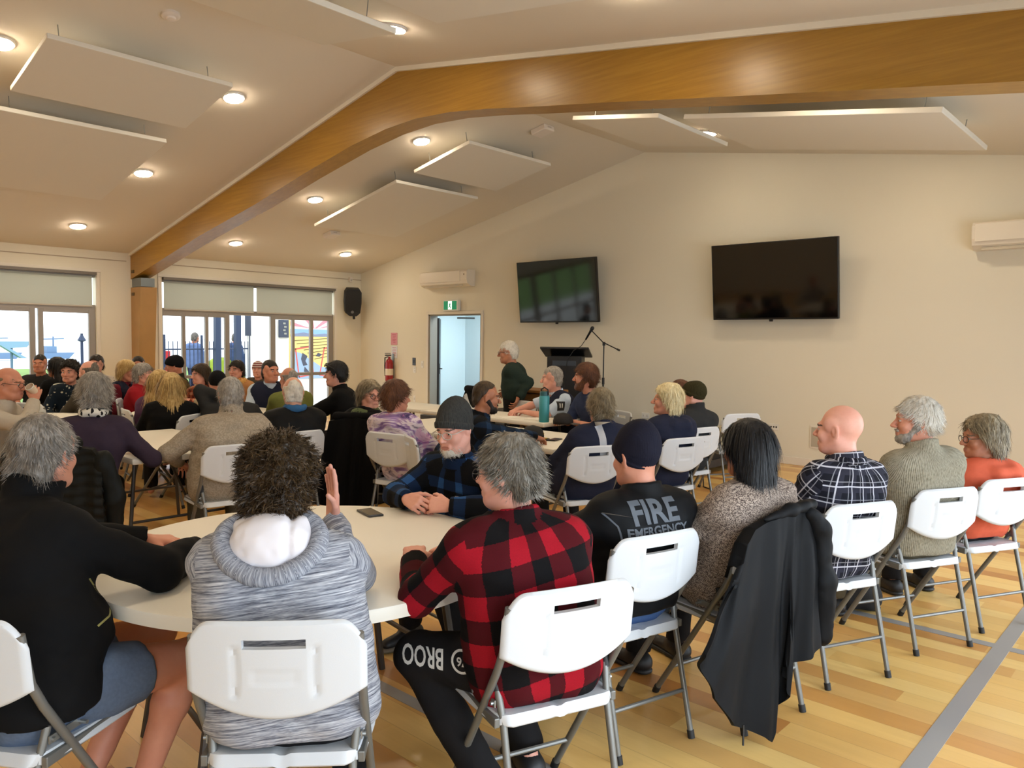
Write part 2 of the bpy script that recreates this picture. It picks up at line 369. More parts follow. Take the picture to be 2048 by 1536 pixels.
# ------------------------------------------------------------------ doorway and the passage behind it
mb = MB(); cw = 0.055
for c, d in (((DX0-cw/2, YN-0.012, (DZ+cw)/2), (cw, 0.024, DZ+cw)), ((DX1+cw/2, YN-0.012, (DZ+cw)/2), (cw, 0.024, DZ+cw)), (((DX0+DX1)/2, YN-0.012, DZ+cw/2), (DX1-DX0, 0.024, cw))): mb.box(c, d, bev=0.005)
struct(mb.build('trim_2', M_TRIM))
mb = MB(); M_JAMB = plain('door_jamb', (132, 124, 112), 0.5)
mb.box((DX0+0.02, YN+0.09, DZ/2), (0.04, 0.19, DZ)); mb.box((DX1-0.012, YN+0.09, DZ/2), (0.024, 0.19, DZ)); mb.box(((DX0+DX1)/2, YN+0.09, DZ-0.012), (DX1-DX0, 0.19, 0.024)); struct(mb.build('trim_3', M_JAMB))
dr = struct(bpy.data.objects.new('door_1', None)); COL.objects.link(dr); dr.location = (DX0+0.05, YN+0.17, 0); dr.rotation_euler = (0, 0, math.radians(46))
mb = MB(); mb.box((0.02, 0.42, 1.0), (0.04, 0.82, 1.96), bev=0.003); mb.build('leaf', plain('door_leaf', (40, 42, 44), 0.4, 0.2), dr)
mb = MB(); mb.tube([(0.05, 0.06, 1.0), (0.10, 0.06, 1.0), (0.10, 0.06, 1.0), (0.10, 0.17, 1.0)], 0.01); mb.box((0.045, 0.06, 1.0), (0.01, 0.04, 0.2)); mb.build('handle', plain('dark_handle', (28, 28, 28), 0.35, 0.6), dr)
mb = MB(); mb.box((0.55, -0.1, 1.985), (0.34, 0.05, 0.03), bev=0.004); mb.build('door_closer', M_BLACK, dr)
PM = plain('passage_paint', (214, 226, 230), 0.6)
mb = MB(); mb.box((-10.4, YN+1.75, 1.2), (3.4, 0.1, 2.6)); struct(mb.build('wall_passage', PM))
mb = MB(); mb.box((-12.0, YN+0.98, 1.2), (0.1, 1.6, 2.6)); struct(mb.build('wall_passage', PM))
mb = MB(); mb.box((-8.75, YN+0.98, 1.2), (0.1, 1.6, 2.6)); struct(mb.build('wall_passage', PM))
mb = MB(); mb.box((-10.4, YN+0.98, 2.55), (3.4, 1.6, 0.1)); struct(mb.build('ceiling_passage', PM))
mb = MB(); mb.box((-10.4, YN+0.98, -0.05), (3.4, 1.64, 0.1)); struct(mb.build('floor_passage', plain('passage_floor', (150, 150, 146), 0.4)))
area('passage_fill_light', (-9.9, YN+0.9, 2.45), (0, 0, 0), 1.6, 0.9, 75, (0.78, 0.92, 1.0))  # cool lamp added under the closed passage ceiling in place of daylight
# ------------------------------------------------------------------ window wall: frames, panes, blinds
def window(n, y0, y1, bars, panes, blinds, openings):
    w = struct(bpy.data.objects.new('window_%d' % n, None)); COL.objects.link(w); w.location = (XW, y0, 0)
    mb = MB(); bx = -0.07
    def bar(a, b, z0, z1, dx=0.0, d=0.06): mb.box((bx+dx, (a+b)/2-y0, (z0+z1)/2), (d, b-a, z1-z0), bev=0.004)
    bar(y0, y1, 2.49, WZ); bar(y0, y1, 1.965, 2.05)
    for a, b in bars: bar(a, b, 0.0, 1.97)
    for a, b in panes: bar(a, b, 1.915, 1.97); bar(a, b, 0.82, 0.88); bar(a, b, 0.0, 0.09)
    mb.build('window_frame', M_ALU, w)
    mb = MB()
    for a, b in panes: mb.box((bx-0.005, (a+b)/2-y0, 0.98), (0.006, b-a, 1.9))
    mb.build('glass_panes', M_GLASS, w)
    for a, b in blinds:
        mb = MB(); mb.box((-0.025, (a+b)/2-y0, 2.27), (0.004, b-a-0.02, 0.48)); q = mb.build('blind', M_BLIND, w)
        mb = MB(); mb.tube([(-0.025, a+0.01-y0, 2.028), (-0.025, b-0.01-y0, 2.028)], 0.014); mb.build('blind_weight_bar', plain('blind_bar', (190, 184, 174), 0.5), q)
    mb = MB(); mb.box((0.0, (y0+y1)/2-y0, WZ-0.02), (0.13, y1-y0-0.01, 0.045)); mb.build('blind_pelmet', plain('pelmet', (112, 105, 97), 0.5), w)
    mb = MB()
    for c, d in (((0.01, -0.045, WZ/2), (0.02, 0.05, WZ)), ((0.01, y1-y0+0.03, WZ/2), (0.02, 0.05, WZ)), ((0.01, (y1-y0)/2, WZ+0.03), (0.02, y1-y0+0.14, 0.05))): mb.box(c, d, bev=0.004)
    mb.build('casing', M_TRIM, w); return w
q = N('blind_fabric'); v = q.xyz(q.obj())
M_BLIND = q.done(lin(203, 204, 195), 0.8, 0, 0.2, Transmission_Weight=0.0); q.b.inputs['Subsurface Weight'].default_value = 0.0
_t = q.n('ShaderNodeBsdfTranslucent'); _t.inputs[0].default_value = (*lin(214, 222, 214), 1); _m = q.n('ShaderNodeMixShader'); _m.inputs[0].default_value = 0.30
q.t.links.new(q.b.outputs[0], _m.inputs[1]); q.t.links.new(_t.outputs[0], _m.inputs[2]); q.t.links.new(_m.outputs[0], q.t.nodes['Material Output'].inputs[0])
window(1, 1.15, 4.61, [(1.15, 1.2), (2.0, 2.06), (2.86, 2.94), (3.67, 3.75), (3.79, 3.86), (4.51, 4.61)], [(1.2, 2.0), (2.06, 2.86), (2.94, 3.67), (3.86, 4.51)], [(1.2, 4.57)], [])
window(2, 5.66, 9.14, [(5.66, 5.69), (6.02, 6.08), (6.44, 6.50), (6.81, 6.90), (7.73, 7.83), (8.195, 8.25), (8.60, 8.67), (9.03, 9.14)], [(5.69, 6.02), (6.08, 6.44), (6.5, 6.81), (7.83, 8.195), (8.25, 8.60), (8.67, 9.03)], [(5.69, 7.38), (7.42, 9.11)], [])
for i, (a, b) in enumerate(SD):                                     # glazed doors beside the photographer
    w = struct(bpy.data.objects.new('window_%d' % (i+3), None)); COL.objects.link(w); w.location = (XE, a, 0); mb = MB()
    for k in range(4): y = (b-a)*k/3; mb.box((0.08, min(max(y, 0.03), b-a-0.03), 1.22), (0.06, 0.06, 2.25))
    mb.box((0.08, (b-a)/2, 2.32), (0.06, b-a, 0.06)); mb.box((0.08, (b-a)/2, 0.13), (0.06, b-a, 0.06)); mb.build('window_frame', M_ALU, w)
    mb = MB(); mb.box((0.09, (b-a)/2, 1.22), (0.006, b-a-0.06, 2.2)); mb.build('glass_panes', M_GLASS, w)
# ------------------------------------------------------------------ timber portal frame
pf = thing('timber_portal_frame', 'curved golden laminated timber beam on a timber column across the hall', 'beam', (XW, 5.28, 0)); YB = (-0.13, 0.13)
top = [(x, zc(x)-0.035) for x in (XW, -9.5, XR, -3, XE)]
low = [(XE, 2.82), (-0.9, 3.05), (-2.4, 3.28), (-3.8, 3.50), (-4.6, 3.62), (-5.1, 3.70), (-5.6, 3.765), (-6.1, 3.795), (-6.6, 3.775), (-7.2, 3.70), (-8.2, 3.515), (-9.3, 3.285), (-10.9, 3.005), (XW, 2.50)]
mb = MB(); P = [(x-XW, z) for x, z in top+low]; n = len(P)
V = [(p[0], YB[0], p[1]) for p in P]+[(p[0], YB[1], p[1]) for p in P]; nt = len(top)
F = [(i, (i+1) % n, n+(i+1) % n, n+i) for i in range(n)]
tx = lambda i: i
# faces of the beam as quads between top and underside at matching stations
xs = sorted({p[0] for p in P}); zt = lambda x: float(np.interp(x, [p[0]-XW for p in top], [p[1] for p in top])); lw = sorted([(p[0]-XW, p[1]) for p in low]); zl = lambda x: float(np.interp(x, [a for a, _ in lw], [b for _, b in lw]))
V = []; F = []
for x in xs: V += [(x, YB[0], zl(x)), (x, YB[0], zt(x)), (x, YB[1], zt(x)), (x, YB[1], zl(x))]
for i in range(len(xs)-1):
    a = 4*i
    for k in range(4): F.append((a+k, a+(k+1) % 4, a+4+(k+1) % 4, a+4+k))
F += [(0, 1, 2, 3), tuple(4*(len(xs)-1)+k for k in (3, 2, 1, 0))]
mb.add(V, F); mb.build('beam', M_GLU, pf, smooth=20, fix=True)
mb = MB(); mb.prism([(0.0, 0.0), (0.22, 0.0), (0.28, 1.0), (0.40, 2.36), (0.0, 2.36)], YB[0], YB[1], 'y'); mb.build('column', plain('column_timber', (168, 128, 76), 0.45, var=0.18, vscale=3), pf, fix=True)
mb = MB(); mb.box((0.18, 0, 2.44), (0.36, 0.22, 0.14)); mb.build('steel_bracket', plain('bracket_steel', (128, 134, 136), 0.35, 0.6), pf)
mb = MB(); mb.box((0.10, YB[0]-0.004, 2.62), (0.10, 0.012, 0.05)); mb.box((0.10, YB[0]-0.004, 2.25), (0.10, 0.012, 0.05)); mb.build('bolt_plate', plain('bolt_dark', (96, 80, 52), 0.5, 0.5), pf)
mb = MB()
for a, b in zip([(x, zc(x)) for x in (XW, XR)], [(x, zc(x)) for x in (XR, XE)]):
    mb.prism([(a[0], a[1]-0.045), (b[0], b[1]-0.045), (b[0], b[1]), (a[0], a[1])], 5.28-0.155, 5.28-0.13, 'y')
struct(mb.build('trim_4', M_TRIM, fix=True))
# ------------------------------------------------------------------ ceiling fixtures
M_LENS = emit('downlight_lens', (255, 236, 206), 150.0); M_RIM = plain('downlight_rim', (240, 238, 232), 0.4)
LIGHTS = [(-12.26, -1.9), (-12.26, 4.0), (-12.26, 6.43), (-12.21, 8.6), (-10.04, -1.9), (-10.04, 4.04), (-9.98, 6.49), (-7.84, 1.97), (-7.76, 4.06), (-7.65, 6.55), (-7.7, -1.9), (-5.25, 4.18), (-4.64, 8.45), (-4.75, 6.15), (-2.4, 6.15), (-2.3, 8.45), (-2.9, 4.18), (-5.25, -1.0), (-2.9, 1.6), (-2.9, -1.0), (-10.1, 1.97), (-12.3, 1.97)]
LL = ['round ceiling downlight out of view above the hall', 'round ceiling downlight lowest on the left slope before the beam', 'round ceiling downlight nearest the windows beyond the beam', 'round ceiling downlight in the far corner above the speaker',
      'round ceiling downlight out of view above the hall', 'second downlight up the left slope before the beam', 'round ceiling downlight beside the larger hanging panel beyond the beam', 'round ceiling downlight cut by the left edge of the photo',
      'downlight at the corner of the smaller panel before the beam', 'round ceiling downlight between beam and smaller panel near the ridge', 'round ceiling downlight out of view above the hall', 'round ceiling downlight at the top of the photo by the ridge panel',
      'round ceiling downlight between the two hanging panels near the screen wall']
dl0 = None
for i, (x, y) in enumerate(LIGHTS):
    s = SL if x < XR else -SLR; lab = LL[i] if i < len(LL) else 'round ceiling downlight out of view above the hall'
    if dl0 is None:
        dl0 = thing('ceiling_downlight', lab, 'light', (0, 0, 0), 0, 'ceiling downlights')
        mb = MB(); mb.lathe([(0.115, 0.0), (0.118, -0.012), (0.108, -0.02), (0.10, -0.02)], 28); mb.build('rim', M_RIM, dl0, smooth=50)
        mb = MB(); mb.lathe([(0.10, -0.015), (0.098, -0.028), (0.08, -0.034), (0.02, -0.036)], 28); mb.build('lens', M_LENS, dl0, smooth=True)
        o = dl0
    else: o = dup(dl0, label=lab)
    o.location = (x, y, zc(x)); o.rotation_euler = (0, -math.atan(s), 0)
M_PANEL = plain('acoustic_panel', (226, 221, 210), 0.85, spec=0.15)
def panel(x0, x1, y0, y1, lab):
    s = SL if x0 < XR else -SLR; xm = (x0+x1)/2
    t = thing('acoustic_panel', lab, 'panel', (xm, (y0+y1)/2, zc(xm)-0.25), 0, 'hanging acoustic panels'); t.rotation_euler = (0, -math.atan(s), 0)
    L = (x1-x0)/math.cos(math.atan(s)); mb = MB(); mb.box((0, 0, 0.02), (L, y1-y0, 0.045), bev=0.006); mb.build('board', M_PANEL, t)
    for sx in (-1, 1):
        for sy in (-1, 1):
            mb = MB(); X, Y = sx*(L/2-0.18), sy*((y1-y0)/2-0.15); mb.tube([(X, Y, 0.04), (X, Y, 0.245)], 0.004, 6); mb.lathe([(0.012, 0), (0.012, 0.02), (0.006, 0.03)], 10, (X, Y, 0.04)); mb.build('hanger_wire', M_STEEL, t)
panel(-8.03, -6.97, 6.75, 8.33, 'smaller white ceiling panel beyond the beam near the ridge')
panel(-10.4, -8.4, 6.75, 8.33, 'larger white ceiling panel beyond the beam above the door side')
panel(-8.15, -7.12, 2.12, 3.72, 'smaller white ceiling panel before the beam at upper left')
panel(-10.5, -8.56, 2.12, 3.70, 'larger white ceiling panel at the left edge before the beam')
panel(-5.22, -4.15, 6.58, 8.02, 'smaller white ceiling panel right of the ridge near the screen wall')
panel(-3.92, -1.66, 6.66, 8.2, 'larger white ceiling panel above the right hand screen')
panel(-5.6, -4.64, 2.2, 3.72, 'white ceiling panel at the top of the photo left of centre')
panel(-4.1, -2.1, 2.1, 3.65, 'white ceiling panel at the top edge of the photo right of centre')
sd = thing('smoke_detector', 'round white smoke detector on the ceiling at upper left', 'detector', (-6.72, 2.95, zc(-6.72))); sd.rotation_euler = (0, -math.atan(SL), 0)
M_OFFW = plain('fixture_white', (226, 216, 206), 0.5)
mb = MB(); mb.lathe([(0.075, 0), (0.075, -0.02), (0.055, -0.035)], 28); mb.build('base', M_OFFW, sd, smooth=40)
mb = MB(); mb.lathe([(0.04, -0.034), (0.036, -0.05), (0.015, -0.055)], 20); mb.build('sensor_cap', M_OFFW, sd, smooth=40)
def cbox(x, y, lab, nm='ceiling_sensor'):
    t = thing(nm, lab, 'sensor', (x, y, zc(x))); t.rotation_euler = (0, -math.atan(SL if x < XR else -SLR), 0)
    mb = MB(); mb.box((0, 0, -0.035), (0.24, 0.2, 0.07), bev=0.012); mb.build('housing', M_OFFW, t)
    mb = MB(); mb.box((0.122, 0.0, -0.03), (0.006, 0.07, 0.018)); mb.build('socket_strip', plain('socket_strip', (200, 190, 180), 0.5), t)
cbox(-6.62, 7.72, 'white box fitting on the ceiling near the ridge beyond the beam'); cbox(-11.26, 7.64, 'white box fitting under the larger panel toward the far corner')
# ------------------------------------------------------------------ floor court lines
M_TAPE = plain('grey_line_paint', (150, 148, 146), 0.35)
for nm, c, d, lab in (('floor_line', (-0.76, 2.9, 0.0012), (0.075, 7.4, 0.0024), 'grey court line running across the lower right floor'), ('floor_line', (-2.6, 2.10, 0.0010), (9.0, 0.065, 0.002), 'grey court line under the front table'), ('floor_line', (-3.0, 4.62, 0.0011), (8.6, 0.065, 0.0022), 'grey court line under the right row of chairs')):
    mb = MB(); mb.box(c, d); tag(mb.build(nm, M_TAPE), lab, 'floor marking')
# ------------------------------------------------------------------ outside
M_PAVE = plain('pale_paving', (206, 206, 200), 0.8, var=0.06, vscale=0.7); M_LAWN = plain('lawn', (108, 140, 62), 0.9, var=0.25, vscale=0.8)
mb = MB(); mb.box((-16.4, 4, -0.08), (5.4, 40, 0.1)); mb.box((4.9, 4, -0.08), (8, 40, 0.1)); struct(mb.build('ground', M_PAVE))
mb = MB(); mb.box((-30, 4, -0.09), (22, 60, 0.1)); o = mb.build('lawn', M_LAWN); o['kind'] = 'stuff'; tag(o, 'green lawn outside beyond the paving', 'lawn')
mb = MB(); mb.box((-300, 40, -0.3), (510, 700, 0.1)); o = mb.build('sea', plain('pale_sea', (214, 222, 228), 0.3)); o['kind'] = 'stuff'; tag(o, 'pale sea to the horizon outside the windows', 'sea')
# ------------------------------------------------------------------ things on the screen wall
def tv(xc, zt, w, h, lab, reflect):
    t = thing('wall_screen', lab, 'screen', (xc, YN-0.19, zt-h/2), 0, 'wall mounted screens'); t.rotation_euler = (math.radians(6.6), 0, 0)
    M_SCR = plain('screen_glass', (3, 3, 4), 0.07, spec=0.6); M_BEZ = plain('screen_bezel', (12, 12, 13), 0.35)
    mb = MB(); mb.box((0, 0, 0), (w, 0.05, h), bev=0.006); mb.box((0, 0.03, -0.05), (w*0.7, 0.04, h*0.6), bev=0.01); mb.build('housing', M_BEZ, t)
    mb = MB(); mb.box((0, -0.0262, 0.004), (w-0.03, 0.002, h-0.04)); mb.build('display', M_SCR, t)
    mb = MB(); mb.box((-0.02, -0.02, -h/2-0.012), (0.05, 0.02, 0.03), bev=0.006); mb.build('sensor_nub', M_BLACK, t)
    mb = MB(); mb.box((0, 0.09, 0.05), (0.5, 0.14, 0.4)); mb.build('wall_bracket', M_BLACK, t)
tv(-7.88, 2.865, 1.63, 1.0, 'black wall screen above the lectern nearer the door', 1)
tv(-4.29, 2.88, 1.68, 1.0, 'black wall screen on the right half of the wall', 0)
def aircon(xc, zc_, w, lab):
    t = thing('heat_pump', lab, 'air conditioner', (xc, YN-0.004, zc_)); M_AC = plain('aircon_white', (226, 216, 200), 0.4)
    pr = [(0, -0.145), (-0.10, -0.145), (-0.19, -0.10), (-0.215, -0.03), (-0.215, 0.11), (-0.19, 0.145), (0, 0.145)]
    mb = MB(); mb.prism(pr, -w/2, w/2, 'x'); mb.build('casing', M_AC, t, fix=True)
    mb = MB(); mb.box((-0.07, -0.218, 0.035), (w-0.2, 0.008, 0.19), bev=0.003); mb.build('front_panel', M_AC, t)
    mb = MB(); a = Matrix.Rotation(math.radians(-42), 3, 'X'); mb.box((-0.03, -0.158, -0.125), (w-0.24, 0.006, 0.075), M=a); mb.build('louvre', plain('louvre', (206, 196, 178), 0.4), t)
    mb = MB(); mb.box((w/2-0.07, -0.219, 0.06), (0.018, 0.006, 0.03)); mb.build('indicator', plain('indicator', (170, 150, 120), 0.4), t)
aircon(-10.58, 2.68, 1.28, 'white heat pump on the wall above the door'); aircon(-1.42, 2.76, 1.25, 'white heat pump at the right edge of the screen wall')
t = thing('exit_sign', 'green and white lit running man exit sign above the door', 'sign', (-10.5, YN-0.01, 2.2))
mb = MB(); mb.box((0, -0.04, 0.0), (0.40, 0.08, 0.2), bev=0.012); mb.build('housing', M_WHITE, t)
mb = MB(); mb.box((0, -0.083, 0), (0.34, 0.006, 0.155)); mb.build('face', emit('exit_green', (10, 130, 90), 0.5), t)
mb = MB()
mb.box((0.0, -0.088, 0.0), (0.10, 0.003, 0.15)); mb.build('door_symbol', emit('exit_white', (235, 255, 245), 1.2), t)
mb = MB(); mb.lathe([(0.012, 0), (0.012, 0.003)], 12, (0.008, -0.092, 0.045)); mb.prism([(-0.02, 0.03), (0.02, 0.035), (0.012, -0.01), (0.03, -0.06), (0.016, -0.062), (0.0, -0.02), (-0.025, -0.05), (-0.035, -0.04), (-0.008, 0.0)], -0.094, -0.09, 'y'); mb.build('running_figure', emit('exit_green', (10, 130, 90), 0.5), t)
# fire extinguisher, wall notices, switches
t = thing('fire_extinguisher', 'red fire extinguisher hung on the wall left of the door', 'fire extinguisher', (-12.26, YN-0.11, 0.72)); M_RED = plain('extinguisher_red', (150, 26, 30), 0.3)
mb = MB(); mb.lathe([(0.0, 0), (0.075, 0.0), (0.08, 0.03), (0.08, 0.36), (0.06, 0.42), (0.025, 0.45), (0.025, 0.49)], 24); mb.build('cylinder', M_RED, t, smooth=40)
mb = MB(); mb.box((0, -0.03, 0.52), (0.03, 0.14, 0.025)); mb.box((0.0, -0.04, 0.555), (0.025, 0.13, 0.012)); mb.build('valve_handle', M_BLACK, t)
mb = MB(); mb.tube([(-0.03, 0, 0.49), (-0.10, -0.03, 0.47), (-0.12, -0.02, 0.3), (-0.09, -0.03, 0.1)], 0.012); mb.build('hose', M_BLACK, t, smooth=True)
mb = MB(); mb.lathe([(0.0815, 0.12), (0.0815, 0.25)], 24, cap=False); mb.build('paper_label', plain('label_cream', (226, 212, 190), 0.6), t, smooth=True)
mb = MB(); mb.box((0, 0.095, 0.3), (0.06, 0.02, 0.5)); mb.build('wall_hook', M_STEEL, t)
t = thing('fire_notice', 'pink and white fire notices on the wall above the extinguisher', 'notice', (-12.24, YN-0.004, 1.48))
mb = MB(); mb.box((0, 0, 0.09), (0.2, 0.006, 0.24)); mb.build('pink_sheet', plain('pink_notice', (216, 150, 160), 0.7), t)
mb = MB(); mb.box((0.01, 0, -0.18), (0.18, 0.006, 0.24)); mb.build('white_sheet', plain('white_notice', (222, 222, 226), 0.7), t)
mb = MB()
for k in range(6): mb.box((0.01*(k % 2), -0.004, 0.17-0.03*k), (0.11-0.02*(k % 3), 0.003, 0.010))
for k in range(6): mb.box((0.01, -0.004, -0.09-0.03*k), (0.12-0.02*(k % 2), 0.003, 0.008))
mb.build('printed_lines', plain('print_red', (190, 90, 110), 0.7), t)
def plate(nm, x, z, w, h, lab, cat, m=None, inner=None):
    t = thing(nm, lab, cat, (x, YN-0.005, z)); mb = MB(); mb.box((0, 0, 0), (w, 0.01, h), bev=0.003); mb.build('plate', m or M_WHITE, t)
    mb = MB()
    for dx, dz, a, b in (inner or [(0, 0, w*0.3, h*0.4)]): mb.box((dx, -0.007, dz), (a, 0.006, b), bev=0.002)
    mb.build('switch_rockers', plain('rocker', (204, 200, 192), 0.4) if m is None else M_BLACK, t)
plate('alarm_keypad', -11.62, 1.13, 0.09, 0.15, 'dark alarm keypad on the wall left of the door', 'keypad', plain('keypad_dark', (58, 58, 66), 0.4))
plate('intercom_plate', -11.6, 0.97, 0.08, 0.12, 'small speckled plate under the alarm keypad', 'plate', None, [(0, 0.03, 0.03, 0.015), (0.01, -0.02, 0.025, 0.02)])
plate('light_switch', -11.37, 1.08, 0.07, 0.13, 'white light switch beside the door casing', 'switch')
plate('power_socket', -11.6, 0.4, 0.06, 0.12, 'white power socket low on the wall left of the door', 'socket')
plate('power_socket', -6.28, 0.47, 0.13, 0.085, 'white power socket above the stage left of the blonde woman', 'socket', None, [(-0.03, 0, 0.02, 0.03), (0.03, 0, 0.02, 0.03)])
plate('power_socket', -6.02, 0.46, 0.13, 0.085, 'white power socket just behind the blonde woman', 'socket', None, [(-0.03, 0, 0.02, 0.03), (0.03, 0, 0.02, 0.03)])
plate('power_socket', -4.98, 0.47, 0.13, 0.085, 'white power socket just left of the empty chair with the laptop', 'socket', None, [(-0.03, 0, 0.02, 0.03), (0.03, 0, 0.02, 0.03)])
plate('data_socket', -4.29, 0.47, 0.13, 0.085, 'white data socket with three dark ports right of the laptop', 'socket', plain('socket_white', (228, 222, 210), 0.45), [(-0.035, 0, 0.018, 0.02), (0, 0, 0.018, 0.02), (0.035, 0, 0.018, 0.02)])
t = thing('wall_hatch', 'grey square access panel low on the wall by the bald man', 'panel', (-3.66, YN-0.006, 0.385))
mb = MB(); mb.box((0, 0, 0), (0.30, 0.012, 0.29), bev=0.003); mb.build('frame', M_TRIM, t); mb = MB(); mb.box((0, -0.007, 0), (0.26, 0.004, 0.25)); mb.build('grille', plain('hatch_grey', (178, 168, 150), 0.6), t)
# loudspeaker in the corner and the small camera above it
t = thing('wall_loudspeaker', 'black loudspeaker high in the corner beside the windows', 'loudspeaker', (XW+0.22, 9.42, 2.34)); t.rotation_euler = (0, math.radians(14), math.radians(-28))
mb = MB(); mb.prism([(-0.17, -0.02), (-0.15, -0.22), (-0.06, -0.29), (0.08, -0.29), (0.15, -0.22), (0.17, -0.02), (0.165, 0.2), (0.12, 0.27), (-0.12, 0.27), (-0.165, 0.2)], -0.02, 0.17, 'x'); mb.prism([(-0.12, -0.2), (0.12, -0.2), (0.12, 0.2), (-0.12, 0.2)], -0.14, -0.02, 'x'); mb.build('cabinet', plain('speaker_black', (14, 14, 15), 0.55), t, fix=True)
mb = MB(); mb.prism([(-0.14, -0.2), (0.14, -0.2), (0.15, 0.1), (0.13, 0.24), (-0.13, 0.24), (-0.15, 0.1)], 0.17, 0.178, 'x'); mb.build('grille', plain('speaker_grille', (8, 8, 9), 0.7), t, fix=True)
mb = MB(); mb.lathe([(0.03, 0), (0.03, 0.004)], 16, (0, 0, 0)); o = mb.build('badge', plain('badge_grey', (110, 110, 112), 0.4), t); o.location = (0.18, -0.01, -0.2); o.rotation_euler = (0, PI/2, 0)
mb = MB(); mb.tube([(0.02, 0.04, -0.28), (0.02, 0.05, -0.38)], 0.025); mb.tube([(-0.1, 0, -0.05), (-0.21, -0.02, -0.02)], 0.03); mb.build('wall_bracket', M_BLACK, t)
t = thing('security_sensor', 'small white motion sensor in the corner above the loudspeaker', 'sensor', (XW+0.05, 9.5, 2.78)); mb = MB(); mb.box((0, 0, 0), (0.06, 0.07, 0.1), bev=0.01); mb.build('housing', M_OFFW, t); mb = MB(); mb.box((0.032, 0, -0.01), (0.006, 0.04, 0.04), bev=0.004); mb.build('lens', plain('sensor_lens', (190, 186, 176), 0.3), t)
